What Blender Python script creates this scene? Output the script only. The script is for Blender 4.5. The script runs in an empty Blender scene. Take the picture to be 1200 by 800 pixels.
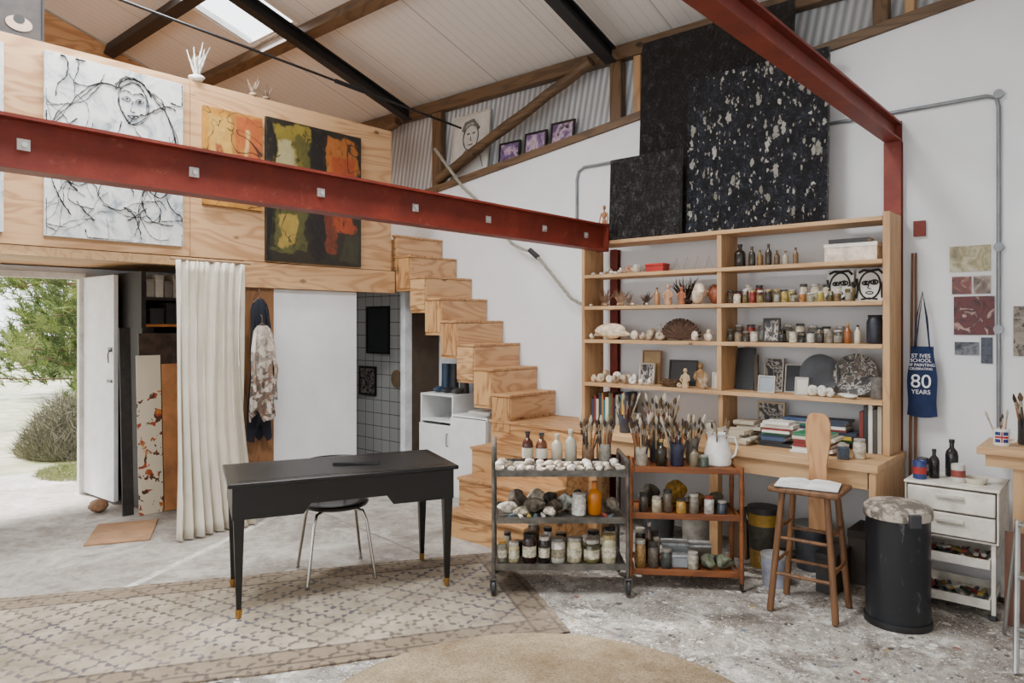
import bpy, math, random, bmesh
from mathutils import Vector, Matrix
R=random.Random(7)
COL=bpy.context.scene.collection
rad=math.radians
# ---------------------------------------------------------------- colour / material helpers
def lin(c):
    o=[]
    for v in c[:3]:
        v=v/255.0
        o.append(v/12.92 if v<=0.04045 else ((v+0.055)/1.055)**2.4)
    return (o[0],o[1],o[2],1)
MATS={}
class NT:
    def __init__(s,name):
        s.m=bpy.data.materials.new(name); s.m.use_nodes=True
        s.t=s.m.node_tree; s.b=s.t.nodes['Principled BSDF']
        s.tc=s.t.nodes.new('ShaderNodeTexCoord').outputs['Object']
    def n(s,typ,inp=None,**at):
        nd=s.t.nodes.new(typ)
        for k,v in at.items(): setattr(nd,k,v)
        for k,v in (inp or {}).items(): s.set(nd.inputs[k],v)
        return nd
    def set(s,sock,v):
        if isinstance(v,bpy.types.NodeSocket): s.t.links.new(v,sock)
        else: sock.default_value=v
    def m_(s,op,a,b=None,c=None):
        nd=s.t.nodes.new('ShaderNodeMath'); nd.operation=op
        s.set(nd.inputs[0],a)
        if b is not None: s.set(nd.inputs[1],b)
        if c is not None: s.set(nd.inputs[2],c)
        return nd.outputs[0]
    def map(s,scale=(1,1,1),rot=(0,0,0),loc=(0,0,0),v=None):
        return s.n('ShaderNodeMapping',{'Vector':v or s.tc,'Scale':scale,'Rotation':rot,'Location':loc}).outputs[0]
    def warp(s,amt,scale,v=None,detail=2.0):
        w=s.n('ShaderNodeTexNoise',{'Vector':v or s.tc,'Scale':scale,'Detail':detail})
        o=s.n('ShaderNodeVectorMath',{0:w.outputs['Color'],1:(-.5,-.5,-.5)},operation='ADD').outputs[0]
        o=s.n('ShaderNodeVectorMath',{0:o,1:(amt,amt,amt)},operation='MULTIPLY').outputs[0]
        return s.n('ShaderNodeVectorMath',{0:v or s.tc,1:o},operation='ADD').outputs[0]
    def noise(s,scale,detail=3,rough=.5,dist=0,v=None):
        return s.n('ShaderNodeTexNoise',{'Vector':v or s.tc,'Scale':scale,'Detail':detail,'Roughness':rough,'Distortion':dist}).outputs['Fac']
    def vor(s,scale,v=None,feature='F1',rnd=1,out='Distance',dist='EUCLIDEAN'):
        return s.n('ShaderNodeTexVoronoi',{'Vector':v or s.tc,'Scale':scale,'Randomness':rnd},feature=feature,distance=dist).outputs[out]
    def ramp(s,fac,stops,interp='LINEAR'):
        nd=s.n('ShaderNodeValToRGB',{'Fac':fac}); cr=nd.color_ramp; cr.interpolation=interp
        while len(cr.elements)<len(stops): cr.elements.new(.5)
        for e,(p,c) in zip(cr.elements,stops): e.position=p; e.color=lin(c) if max(c)>1 else (*c,1)
        return nd.outputs[0]
    def g(s,fac,a,b):
        return s.n('ShaderNodeMapRange',{'Value':fac,'From Min':a,'From Max':b}).outputs[0]
    def mix(s,f,a,b,mode='MIX'):
        nd=s.n('ShaderNodeMix',data_type='RGBA',blend_type=mode)
        s.set(nd.inputs[0],f); s.set(nd.inputs[6],a if isinstance(a,bpy.types.NodeSocket) else lin(a)); s.set(nd.inputs[7],b if isinstance(b,bpy.types.NodeSocket) else lin(b))
        return nd.outputs[2]
    def xyz(s,v=None):
        return s.n('ShaderNodeSeparateXYZ',{0:v or s.tc}).outputs
    def base(s,c): s.set(s.b.inputs['Base Color'],c if isinstance(c,bpy.types.NodeSocket) else lin(c))
    def rough(s,v): s.set(s.b.inputs['Roughness'],v)
    def bump(s,h,st=.3,d=.01):
        s.set(s.b.inputs['Normal'],s.n('ShaderNodeBump',{'Height':h,'Strength':st,'Distance':d}).outputs[0])
def mat(col,rough=.6,metal=0,var=.12,vs=6,bump=.1,bs=40,trans=0):
    key=(tuple(col),rough,metal,var,vs,bump,bs,trans)
    if key in MATS: return MATS[key]
    t=NT('surface_%d_%d_%d'%tuple(col[:3]))
    if var:
        f=t.noise(vs,4,.6)
        t.base(t.mix(t.g(f,.3,.7),[max(0,c*(1-var)) for c in col],[min(255,c*(1+var*.6)+2) for c in col]))
    else: t.base(col)
    t.rough(rough); t.b.inputs['Metallic'].default_value=metal
    if trans: t.b.inputs['Transmission Weight'].default_value=trans
    if bump: t.bump(t.noise(bs,3),bump,.004)
    MATS[key]=t.m
    return t.m
def wood(name,light,dark,axis=0,ring=1.0,rough=.55,freq=9,knots=True,con=.6,kn=.11):
    if name in MATS: return MATS[name]
    t=NT(name); sc=[3.2*ring]*3; sc[axis]=.55*ring
    v=t.map(tuple(sc)); f=t.noise(1.0,2.5,.45,.6,v=v)
    ringv=t.m_('MULTIPLY_ADD',t.m_('SINE',t.m_('MULTIPLY',f,freq*6.283)),.5,.5)
    sg=[90]*3; sg[axis]=3
    g=t.noise(1,3,.6,v=t.map(tuple(sg)))
    c=t.mix(t.m_('MULTIPLY',t.m_('POWER',ringv,2.4),con),light,dark)
    c=t.mix(t.m_('MULTIPLY',g,.35),c,[d*.85 for d in dark])
    if knots:
        sk=[4.2]*3; sk[axis]=2.4
        k=t.vor(1,v=t.map(tuple(sk)))
        c=t.mix(t.ramp(k,[(0.0,(1,1,1)),(kn*.6,(.85,.85,.85)),(kn,(0,0,0))]),c,[d*.42 for d in dark])
    c=t.mix(t.m_('MULTIPLY',t.g(t.noise(.9,2),.35,.7),.25),c,[min(255,l*1.06) for l in light])
    t.base(c); t.rough(rough); t.bump(g,.15,.003)
    MATS[name]=t.m; return t.m
# ---------------------------------------------------------------- mesh builder
class MB:
    def __init__(s): s.v=[];s.f=[];s.m=[]
    def add(s,vs,fs,mi=0,M=None):
        o=len(s.v)
        s.v+= [tuple(M@Vector(p)) for p in vs] if M is not None else [tuple(p) for p in vs]
        s.f+=[tuple(i+o for i in f) for f in fs]; s.m+=[mi]*len(fs); return s
    def box(s,x0,y0,z0,x1,y1,z1,mi=0,M=None):
        return s.add([(x0,y0,z0),(x1,y0,z0),(x1,y1,z0),(x0,y1,z0),(x0,y0,z1),(x1,y0,z1),(x1,y1,z1),(x0,y1,z1)],
          [(0,3,2,1),(4,5,6,7),(0,1,5,4),(1,2,6,5),(2,3,7,6),(3,0,4,7)],mi,M)
    def lathe(s,prof,n=20,c=(0,0,0),mi=0,M=None,sx=1,sy=1):
        vs=[];fs=[]
        for (r,z) in prof:
            for i in range(n):
                a=2*math.pi*i/n; vs.append((c[0]+r*sx*math.cos(a),c[1]+r*sy*math.sin(a),c[2]+z))
        for j in range(len(prof)-1):
            for i in range(n):
                k=(i+1)%n; fs.append((j*n+i,j*n+k,(j+1)*n+k,(j+1)*n+i))
        fs.append(tuple(reversed(range(n)))); fs.append(tuple((len(prof)-1)*n+i for i in range(n)))
        return s.add(vs,fs,mi,M)
    def tube(s,path,r,n=8,mi=0,closed=False,M=None,flat=1):
        P=[Vector(p) for p in path]; L=len(P); vs=[];fs=[]
        rs=r if isinstance(r,(list,tuple)) else [r]*L
        up=None
        for i in range(L):
            if closed: d=(P[(i+1)%L]-P[i-1])
            else: d=P[min(i+1,L-1)]-P[max(i-1,0)]
            d.normalize()
            if up is None:
                up=Vector((0,0,1)) if abs(d.z)<.9 else Vector((1,0,0))
            a=d.cross(up)
            if a.length<1e-4: a=d.orthogonal()
            a.normalize(); b=a.cross(d).normalized(); up=b
            for k in range(n):
                t=2*math.pi*k/n; vs.append(P[i]+a*rs[i]*math.cos(t)+b*rs[i]*flat*math.sin(t))
        for i in range(L if closed else L-1):
            j=(i+1)%L
            for k in range(n):
                q=(k+1)%n; fs.append((i*n+k,i*n+q,j*n+q,j*n+k))
        if not closed:
            fs.append(tuple(reversed(range(n)))); fs.append(tuple((L-1)*n+k for k in range(n)))
        return s.add(vs,fs,mi,M)
    def prism(s,poly,a,b,axis='y',mi=0,M=None):
        n=len(poly)
        def P(u,w,h): return {'y':(u,h,w),'x':(h,u,w),'z':(u,w,h)}[axis]
        vs=[P(u,w,a) for u,w in poly]+[P(u,w,b) for u,w in poly]
        fs=[tuple(range(n)),tuple(reversed(range(n,2*n)))]+[(i,i+n,(i+1)%n+n,(i+1)%n) for i in range(n)]
        return s.add(vs,fs,mi,M)
    def blob(s,c,r,seed=0,amp=.2,n=12,m=8,mi=0,M=None):
        q=random.Random(seed); ph=[q.uniform(0,6) for _ in range(6)]
        vs=[];fs=[]
        for j in range(m+1):
            th=math.pi*j/m
            for i in range(n):
                a=2*math.pi*i/n
                k=1+amp*(math.sin(2*a+ph[0]+2*th)*.5+math.sin(3*a+ph[1])*math.sin(2*th+ph[2])*.5+.3*math.sin(5*a+ph[3]+3*th))
                vs.append((c[0]+r[0]*k*math.sin(th)*math.cos(a),c[1]+r[1]*k*math.sin(th)*math.sin(a),c[2]-r[2]*math.cos(th)))
        for j in range(m):
            for i in range(n):
                q2=(i+1)%n; fs.append((j*n+i,j*n+q2,(j+1)*n+q2,(j+1)*n+i))
        return s.add(vs,fs,mi,M)
    def obj(s,name,mats,loc=(0,0,0),rz=0,parent=None,smooth=True,bev=0,rot=None,label=None,cat=None,group=None,kind=None):
        me=bpy.data.meshes.new(name); me.from_pydata(s.v,[],s.f)
        if not isinstance(mats,(list,tuple)): mats=[mats]
        for m in mats: me.materials.append(m)
        me.polygons.foreach_set('material_index',s.m)
        bm=bmesh.new(); bm.from_mesh(me); bmesh.ops.recalc_face_normals(bm,faces=bm.faces); bm.to_mesh(me); bm.free()
        if smooth:
            me.polygons.foreach_set('use_smooth',[True]*len(me.polygons))
            me.set_sharp_from_angle(angle=rad(38))
        me.update()
        o=bpy.data.objects.new(name,me); COL.objects.link(o)
        o.location=loc; o.rotation_euler=rot or (0,0,rz)
        if parent: o.parent=parent
        if bev:
            b=o.modifiers.new('bev','BEVEL'); b.width=bev; b.segments=2; b.limit_method='ANGLE'
        if label: o['label']=label
        if cat: o['category']=cat
        if group: o['group']=group
        if kind: o['kind']=kind
        return o
def thing(name,label,cat,loc=(0,0,0),rz=0,group=None,rot=None):
    e=bpy.data.objects.new(name,None); e.empty_display_size=.05; COL.objects.link(e)
    e.location=loc; e.rotation_euler=rot or (0,0,rz); e['label']=label; e['category']=cat
    if group: e['group']=group
    return e
def dup(o,loc,rz=0,label=None,group=None):
    n=o.copy(); COL.objects.link(n); n.location=loc; n.rotation_euler=(0,0,rz)
    if label: n['label']=label
    if group: n['group']=group
    for c in o.children:
        d=c.copy(); COL.objects.link(d); d.parent=n
    return n
def bx(x0,y0,z0,x1,y1,z1): return MB().box(x0,y0,z0,x1,y1,z1)
def text(body,size,parent,m,loc,rot,name='lettering',ext=.0006):
    cu=bpy.data.curves.new(name,'FONT'); cu.body=body; cu.size=size; cu.extrude=ext; cu.align_x='CENTER'
    tmp=bpy.data.objects.new('tmp',cu); COL.objects.link(tmp); bpy.context.view_layer.update()
    me=bpy.data.meshes.new_from_object(tmp.evaluated_get(bpy.context.evaluated_depsgraph_get()))
    bpy.data.objects.remove(tmp)
    me.materials.clear(); me.materials.append(m)
    o=bpy.data.objects.new(name,me); COL.objects.link(o); o.parent=parent; o.location=loc; o.rotation_euler=rot
    return o
# ---------------------------------------------------------------- surface materials
PLYX=wood('plywood_grain_x',(208,166,116),(150,98,56),0,ring=1.8,con=.7)
PLYY=wood('plywood_grain_y',(210,168,122),(158,106,64),1,ring=1.5,con=.65)
PLYF=wood('plywood_figured',(206,160,106),(134,82,42),0,ring=3.2,freq=5,con=.85,kn=.16)
TREAD=wood('plywood_tread',(196,150,100),(132,84,46),0,ring=2.4,con=.7)
PINE=wood('pine_board',(202,164,118),(152,108,70),0,ring=2.2,freq=6,con=.45,kn=.06)
PINEZ=wood('pine_upright',(198,158,112),(146,102,64),2,ring=2.2,freq=6,con=.45,kn=.06)
OLDW=wood('old_timber',(112,86,60),(50,38,26),0,ring=2.0,freq=7)
OLDZ=wood('old_timber_post',(116,88,60),(52,40,28),2,ring=2.0,freq=7)
STOOLW=wood('stool_wood',(118,80,48),(66,42,26),2,ring=3,freq=5,kn=.05)
TROLW=wood('trolley_wood',(134,78,40),(80,42,22),0,ring=3,freq=4,rough=.35,knots=False)
def m_wall():
    t=NT('white_painted_plaster'); f=t.noise(1.2,5,.6)
    t.base(t.mix(t.g(f,.3,.7),(220,222,225),(234,235,236))); t.rough(.8); t.bump(t.noise(7,5,.6),.12,.02); return t.m
WALL=m_wall()
def m_floor():
    t=NT('paint_stained_concrete'); x,y,z=t.xyz()
    n1=t.noise(.8,8,.72,.6); n2=t.noise(9,7,.75)
    c=t.ramp(n1,[(.3,(114,107,98)),(.44,(150,143,134)),(.56,(178,172,163)),(.7,(130,122,112))])
    c=t.mix(t.m_('MULTIPLY',t.g(n2,.44,.70),.6),c,(94,87,78))
    c=t.mix(t.m_('MULTIPLY',t.g(t.noise(1.9,8,.8,.6),.52,.64),.55),c,(212,208,201))
    zone=t.m_('MINIMUM',t.m_('MAXIMUM',t.m_('MULTIPLY_ADD',x,.6,2.7),0),1.0)
    c=t.mix(t.m_('MULTIPLY',t.g(t.noise(3.4,9,.85,.8),.46,.58),t.m_('MULTIPLY',zone,.75)),c,(84,77,70))
    c=t.mix(t.m_('MULTIPLY',t.g(t.noise(4.6,8,.8,.5,v=t.map(loc=(7,3,0))),.54,.60),t.m_('MULTIPLY',zone,.75)),c,(222,219,213))
    c=t.mix(t.m_('MULTIPLY',t.g(t.noise(7,7,.8,.4,v=t.map(loc=(2,9,0))),.60,.64),t.m_('MULTIPLY',zone,.65)),c,(116,106,80))
    c=t.mix(t.m_('MULTIPLY',t.g(t.noise(11,7,.8,.4,v=t.map(loc=(12,4,0))),.61,.64),t.m_('MULTIPLY',zone,.8)),c,(50,47,46))
    w2=t.warp(.06,26,detail=4.0)
    for sc,thr,pw,cols in ((20,.44,3.5,[(0,(230,227,220)),(.35,(46,43,42)),(.62,(216,211,202)),(.78,(158,130,66)),(.86,(76,90,116)),(.94,(120,58,44))]),
                        (48,.46,2.6,[(0,(232,229,222)),(.4,(40,38,38)),(.66,(214,208,198)),(.88,(110,70,56))]),
                        (100,.46,2.2,[(0,(230,227,220)),(.45,(48,44,44)),(.75,(206,200,190))])):
        vn=t.n('ShaderNodeTexVoronoi',{'Vector':w2,'Scale':float(sc)}); rnd=t.xyz(vn.outputs['Color'])
        th=t.m_('MULTIPLY',t.m_('MULTIPLY',t.m_('POWER',rnd[0],pw),thr),zone)
        c=t.mix(t.m_('MULTIPLY',t.m_('LESS_THAN',vn.outputs['Distance'],th),.85),c,t.ramp(rnd[1],cols,'CONSTANT'))
    j=t.m_('LESS_THAN',t.m_('ABSOLUTE',t.m_('ADD',t.m_('MULTIPLY_ADD',y,1.0,-2.95),t.m_('MULTIPLY',x,.12))),.012)
    c=t.mix(t.m_('MULTIPLY',j,.5),c,(90,84,76))
    # worn pale screed line running out towards the doorway
    l2=t.m_('LESS_THAN',t.m_('ABSOLUTE',t.m_('SUBTRACT',t.m_('ADD',x,t.m_('MULTIPLY',y,.55)),-3.75)),.035)
    c=t.mix(t.m_('MULTIPLY',l2,t.g(t.noise(6,5,.8),.38,.6)),c,(222,219,212))
    t.base(c); t.rough(t.ramp(n2,[(.3,(.5,.5,.5)),(.7,(.8,.8,.8))])); t.bump(n2,.35,.012); return t.m
def m_ceiling():
    t=NT('insulated_roof_sheet'); x,y,z=t.xyz()
    rib=t.m_('SINE',t.m_('MULTIPLY',x,60))
    seam=t.m_('LESS_THAN',t.m_('FRACT',t.m_('MULTIPLY',x,1.0)),.014)
    c=t.mix(t.noise(1.2,4),(220,216,210),(234,231,226))
    c=t.mix(t.m_('MULTIPLY',seam,.6),c,(136,130,124))
    c=t.mix(t.m_('MULTIPLY',t.m_('GREATER_THAN',rib,.92),.25),c,(170,166,160))
    t.base(c); t.rough(.7); t.bump(rib,.1,.01); return t.m
def m_corr():
    t=NT('corrugated_translucent_sheet'); x,y,z=t.xyz()
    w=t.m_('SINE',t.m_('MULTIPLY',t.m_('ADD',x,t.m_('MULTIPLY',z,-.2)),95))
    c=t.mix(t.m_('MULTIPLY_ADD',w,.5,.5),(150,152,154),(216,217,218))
    c=t.mix(t.m_('MULTIPLY',t.g(t.noise(1.5,4),.45,.75),.5),c,(124,122,118))
    t.base(c); t.rough(.35); t.bump(w,.3,.012)
    tr=t.n('ShaderNodeBsdfTranslucent',{'Color':lin((200,204,208))}); ms=t.n('ShaderNodeMixShader',{0:.08,1:t.b.outputs[0],2:tr.outputs[0]})
    t.t.links.new(ms.outputs[0],t.t.nodes['Material Output'].inputs['Surface']); return t.m
def m_rug():
    t=NT('worn_oriental_rug'); v=t.warp(.022,22,detail=3.0); x,y,z=t.xyz(v)
    s=lambda a,k,o=0:t.m_('SINE',t.m_('MULTIPLY_ADD',a,k,o))
    d1=t.m_('ADD',x,y); d2=t.m_('SUBTRACT',x,y)
    lat=t.m_('SUBTRACT',.22,t.m_('MINIMUM',t.m_('ABSOLUTE',s(d1,17)),t.m_('ABSOLUTE',s(d2,17))))
    p2=t.m_('MULTIPLY',s(d1,68,.8),s(d2,68,.8)); p3=t.m_('MULTIPLY',s(x,96),s(y,96,.8))
    p=t.m_('ADD',t.m_('MULTIPLY',p2,.55),t.m_('MULTIPLY',p3,.35)); p=t.m_('ADD',p,t.m_('MULTIPLY',lat,1.5))
    p=t.m_('ADD',p,t.m_('MULTIPLY',t.m_('SUBTRACT',t.noise(80,4,.7),.5),1.8))
    m1=t.g(p,-.06,.14)
    wear=t.g(t.noise(1.3,8,.8),.34,.56)
    bc=t.mix(t.g(t.noise(3.0,6,.7),.35,.65),(140,126,106),(184,172,152))
    pc=t.mix(t.g(t.noise(.8,3),.50,.60),(48,56,78),(76,66,60))
    c=t.mix(t.m_('MULTIPLY',m1,t.m_('MULTIPLY_ADD',wear,.6,.25)),bc,pc)
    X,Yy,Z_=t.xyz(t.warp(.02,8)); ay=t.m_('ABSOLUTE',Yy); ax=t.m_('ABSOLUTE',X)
    bd=t.m_('MAXIMUM',t.m_('GREATER_THAN',ay,.50),t.m_('GREATER_THAN',ax,1.92))
    bcol=t.mix(t.m_('MULTIPLY',t.g(p,-.1,.2),.65),(124,108,88),(66,54,48))
    c=t.mix(t.m_('MULTIPLY',bd,t.m_('MULTIPLY_ADD',wear,.4,.45)),c,bcol)
    for k in (.50,.64):
        l1=t.m_('MAXIMUM',t.m_('LESS_THAN',t.m_('ABSOLUTE',t.m_('SUBTRACT',ay,k)),.010),t.m_('LESS_THAN',t.m_('ABSOLUTE',t.m_('SUBTRACT',ax,k+1.42)),.010))
        c=t.mix(t.m_('MULTIPLY',l1,t.m_('MULTIPLY_ADD',wear,.4,.25)),c,(56,48,46))
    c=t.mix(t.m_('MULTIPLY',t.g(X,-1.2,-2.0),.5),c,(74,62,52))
    c=t.mix(t.m_('MULTIPLY',t.g(t.noise(4,8,.88),.54,.70),.5),c,(172,160,142))
    t.base(c); t.rough(.95); t.bump(t.noise(220,2),.4,.004); return t.m
def m_jute():
    t=NT('worn_natural_jute'); x,y,z=t.xyz(t.warp(.02,9))
    r=t.m_('SQRT',t.m_('ADD',t.m_('MULTIPLY',x,x),t.m_('MULTIPLY',y,y)))
    w=t.m_('SINE',t.m_('MULTIPLY',r,330))
    c=t.mix(t.g(t.noise(2.6,7,.75),.35,.65),(126,106,78),(184,166,136))
    c=t.mix(t.m_('MULTIPLY',t.m_('MULTIPLY_ADD',w,.5,.5),.25),c,(92,74,52))
    c=t.mix(t.m_('MULTIPLY',t.g(t.noise(90,3,.7),.45,.65),.6),c,(86,70,50))
    t.base(c); t.rough(.95); t.bump(t.noise(150,2),.6,.005); return t.m
def m_redsteel():
    t=NT('red_oxide_steel'); c=t.ramp(t.noise(3,6,.7),[(.3,(90,26,15)),(.55,(118,38,22)),(.75,(138,56,36))])
    c=t.mix(t.m_('MULTIPLY',t.g(t.noise(7,8,.85,.5),.58,.68),.45),c,(160,100,80))
    c=t.mix(t.m_('MULTIPLY',t.g(t.noise(13,6,.8,v=t.map(loc=(3,1,4))),.62,.70),.5),c,(60,24,18))
    t.base(c); t.rough(.55); t.bump(t.noise(40,3),.1,.003); return t.m
RED=m_redsteel()
def m_black_paint(mode):
    t=NT('black_impasto_%s'%mode)
    w=t.warp(.10,7,detail=4.0); n=t.noise(16,8,.85,.6,v=t.map((1,1,.7),v=w)); n2=t.noise(48,5,.8)
    mm=t.m_('ADD',t.m_('MULTIPLY',n,.6),t.m_('MULTIPLY',n2,.4))
    if mode=='plain': c=t.ramp(mm,[(.40,(8,8,9)),(.5,(26,26,28)),(.56,(60,60,62)),(.62,(104,104,104))]); rg=.42
    elif mode=='small': c=t.ramp(mm,[(.40,(9,9,10)),(.49,(28,28,30)),(.55,(70,70,72)),(.61,(124,124,124))]); rg=.38
    else:
        c=t.ramp(mm,[(.40,(12,14,18)),(.5,(32,35,42)),(.56,(64,70,82)),(.63,(104,110,122))]); rg=.36
        area=t.g(t.noise(2.6,5,.65),.36,.60)
        for sc,st,th,lo,hi,wp in ((17.,.42,.66,.10,.26,.06),(30.,.38,.66,.14,.26,.05),(52.,.4,.72,.2,.2,.04)):
            vv=t.map((1,1,st),loc=(sc,0,sc*.3),v=t.warp(wp,30,detail=5.0)); vn=t.n('ShaderNodeTexVoronoi',{'Vector':vv,'Scale':sc}); kx=t.xyz(vn.outputs['Color'])
            mk=t.m_('MULTIPLY',t.m_('GREATER_THAN',t.m_('ADD',kx[0],t.m_('MULTIPLY',area,.30)),th+.14),t.m_('LESS_THAN',vn.outputs['Distance'],t.m_('MULTIPLY_ADD',kx[1],hi,lo)))
            c=t.mix(t.m_('MULTIPLY',mk,t.g(n2,.36,.46)),c,t.mix(kx[2],(150,146,132),(228,226,216)))
    t.base(c); t.rough(rg); t.bump(t.m_('ADD',n,t.m_('MULTIPLY',n2,.5)),1.0,.05); return t.m
def m_abstract(name,stops,sc=3,seed=0,stretch=(1,1,1)):
    t=NT(name); v=t.map(stretch,loc=(seed,seed*.7,seed*.3))
    f=t.n('ShaderNodeTexNoise',{'Vector':v,'Scale':sc,'Detail':5.0,'Roughness':.6,'Distortion':1.2}).outputs['Fac']
    t.base(t.ramp(f,stops)); t.rough(.5); t.bump(t.noise(25,4),.3,.004); return t.m
def m_rects(name,base,rects,seed=0,wamt=.10):
    t=NT(name); v=t.warp(wamt,6,detail=4.0); x,y,z=t.xyz(v)
    c=t.mix(t.g(t.noise(5,5,.7),.35,.65),base,[b*.7 for b in base])
    for i,(x0,x1,z0,z1,col) in enumerate(rects):
        m=None
        for a,lo,hi in ((x,x0,x1),(z,z0,z1)):
            q=t.m_('MULTIPLY',t.g(a,lo-.01,lo+.01),t.g(a,hi+.01,hi-.01)); m=q if m is None else t.m_('MULTIPLY',m,q)
        br=t.g(t.noise(9+i,5,.75,v=t.map((1.6,1,.6),loc=(i*3.1,0,seed))),.30,.46)
        c=t.mix(t.m_('MULTIPLY',m,br),c,t.mix(t.noise(14,4),col,[min(255,k*.7) for k in col]))
    ln=t.m_('LESS_THAN',t.m_('ABSOLUTE',t.m_('SUBTRACT',t.noise(3.2,2,.5,.8,v=t.map(loc=(seed,2,1))),.5)),.007)
    c=t.mix(t.m_('MULTIPLY',ln,.85),c,(34,28,24))
    t.base(c); t.rough(.5); t.bump(t.noise(25,4),.5,.008); return t.m
# ---------------------------------------------------------------- ROOM
YW=5.25
def zr(y): return 4.2+.318*(YW-y)
def zl(x): return 3.08+.1227*(x+5.77)
bx(-9.2,-4,-.1,1.7,5.6,0).obj('floor',m_floor(),kind='structure',smooth=False)
MB().prism([(-9.2,0),(1.6,0),(1.6,zl(1.6)-.052),(-9.2,zl(-9.2)-.052)],YW,5.5,'y').obj('wall_back',WALL,kind='structure',smooth=False)
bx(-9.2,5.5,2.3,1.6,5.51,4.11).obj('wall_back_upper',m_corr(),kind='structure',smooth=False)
mb=MB()
mb.box(-7.9,-4,0,-7.7,1.0,2.17).box(-7.9,2.5,0,-7.7,5.25,2.17).box(-7.9,1.0,2.12,-7.7,2.5,2.17)
mb.obj('wall_left',WALL,kind='structure',smooth=False)
ZE=zr(-.5)-.318*3.5
MB().prism([(-4,2.17),(5.25,2.17),(5.5,4.1),(-.5,zr(-.5)-.03),(-4,ZE-.03)],-9.1,-8.98,'x').obj('wall_left_upper',PLYY,kind='structure',smooth=False)
MB().prism([(-4,0),(5.5,0),(5.5,4.1),(-.5,zr(-.5)-.03),(-4,ZE-.03)],1.6,1.7,'x').obj('wall_right',WALL,kind='structure',smooth=False)
MB().box(-9.1,-4.1,0,-6.8,-4,ZE).box(-3.6,-4.1,0,-2.6,-4,ZE).box(1.0,-4.1,0,1.6,-4,ZE).box(-6.8,-4.1,3.2,-3.6,-4,ZE).box(-2.6,-4.1,3.2,1.0,-4,ZE).box(-6.8,-4.1,0,-3.6,-4,.9).box(-2.6,-4.1,0,1.0,-4,.9).obj('wall_front',WALL,kind='structure',smooth=False)
mb=MB()
SX0,SX1,SY0,SY1=-7.2,-6.30,2.0,3.95
def roofbit(x0,x1,y0,y1,f=zr):
    mb.add([(x0,y0,f(y0)),(x1,y0,f(y0)),(x1,y1,f(y1)),(x0,y1,f(y1)),(x0,y0,f(y0)+.06),(x1,y0,f(y0)+.06),(x1,y1,f(y1)+.06),(x0,y1,f(y1)+.06)],
      [(0,3,2,1),(4,5,6,7),(0,1,5,4),(1,2,6,5),(2,3,7,6),(3,0,4,7)])
roofbit(-9.2,SX0,-.5,5.62); roofbit(SX1,1.7,-.5,5.62); roofbit(SX0,SX1,-.5,SY0); roofbit(SX0,SX1,SY1,5.62)
roofbit(-9.2,1.7,-4.2,-.5,lambda y:zr(-.5)-.318*(-.5-y))
mb.obj('ceiling',m_ceiling(),kind='structure',smooth=False)
cy=(SY0+SY1)/2; hw=(SX1-SX0)/2; hl=(SY1-SY0)/2*math.sqrt(1+.318**2)
M=Matrix.Translation(((SX0+SX1)/2,cy,zr(cy)+.01))@Matrix.Rotation(-math.atan(.318),4,'X')
MB().box(-hw,-hl,0,-hw+.03,hl,.06,0,M).box(hw-.03,-hl,0,hw,hl,.06,0,M).box(-hw+.03,-hl,0,hw-.03,-hl+.03,.06,0,M).box(-hw+.03,hl-.03,0,hw-.03,hl,.06,0,M).obj('window_1',mat((230,230,230)),kind='structure')
bx(-8.97,-1.5,2.18,-5.65,5.24,2.48).obj('mezzanine_platform',PLYY,label='plywood mezzanine platform over the storage and washroom',cat='platform')
mb=MB(); ys=[-1.5,.36,2.56,4.56]
for a,b in zip(ys,ys[1:]): mb.box(-5.64,a+.002,2.16,-5.59,b-.002,3.54)
mb.obj('wall_mezzanine',PLYY,kind='structure',smooth=False,bev=.002)
bx(-5.66,3.00,1.94,-5.585,4.60,2.155).obj('trim_1',PLYY,kind='structure',smooth=False,bev=.002)
bx(-5.70,-1.5,2.09,-5.60,2.99,2.155).obj('trim_2',PINE,kind='structure',smooth=False,bev=.002)
bx(-5.68,3.30,0.01,-5.63,4.17,1.935).obj('wall_partition',mat((230,232,234),.6,var=.04,vs=2,bump=.02),kind='structure',smooth=False,bev=.003)
bx(-5.70,2.98,0,-5.62,3.295,1.94).obj('trim_3',wood('brown_board',(140,98,62),(84,54,32),2,ring=2),kind='structure',smooth=False)
bx(-5.69,4.76,0,-5.62,4.85,2.155).obj('trim_4',mat((218,220,222),.5,bump=.02),kind='structure',smooth=False)
bx(-5.74,4.855,0,-5.64,5.245,2.17).obj('wall_niche',mat((84,68,54),.8),kind='structure',smooth=False)
t=NT('grey_white_tiles'); x,y,z=t.xyz()
fx=t.m_('FRACT',t.m_('DIVIDE',x,.15)); fz=t.m_('FRACT',t.m_('DIVIDE',z,.15))
t.base(t.mix(t.m_('MAXIMUM',t.m_('LESS_THAN',fx,.05),t.m_('LESS_THAN',fz,.05)),(210,212,210),(100,98,96))); t.rough(.2)
bx(-7.69,5.235,0,-5.75,5.248,2.17).obj('wall_washroom_tiles',t.m,kind='structure',smooth=False)
bx(-7.66,3.42,0,-5.72,3.48,2.17).obj('wall_washroom_side',mat((180,182,182)),kind='structure',smooth=False)
e=bx(-.66,-.02,.02,0,.02,2.08).obj('door_1',mat((234,235,236),.5,var=.04,bump=.03),loc=(-7.0,2.53,0),kind='structure',bev=.003,rz=rad(3))
MB().box(-.10,-.03,1.38,-.03,-.021,1.42).tube([(-.05,-.03,1.40),(-.05,-.05,1.36),(-.05,-.045,1.28)],.006).box(-.12,-.03,1.10,-.03,-.021,1.125).obj('door_handle',mat((90,88,84),.4,.8),parent=e,label='small iron latch')
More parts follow.
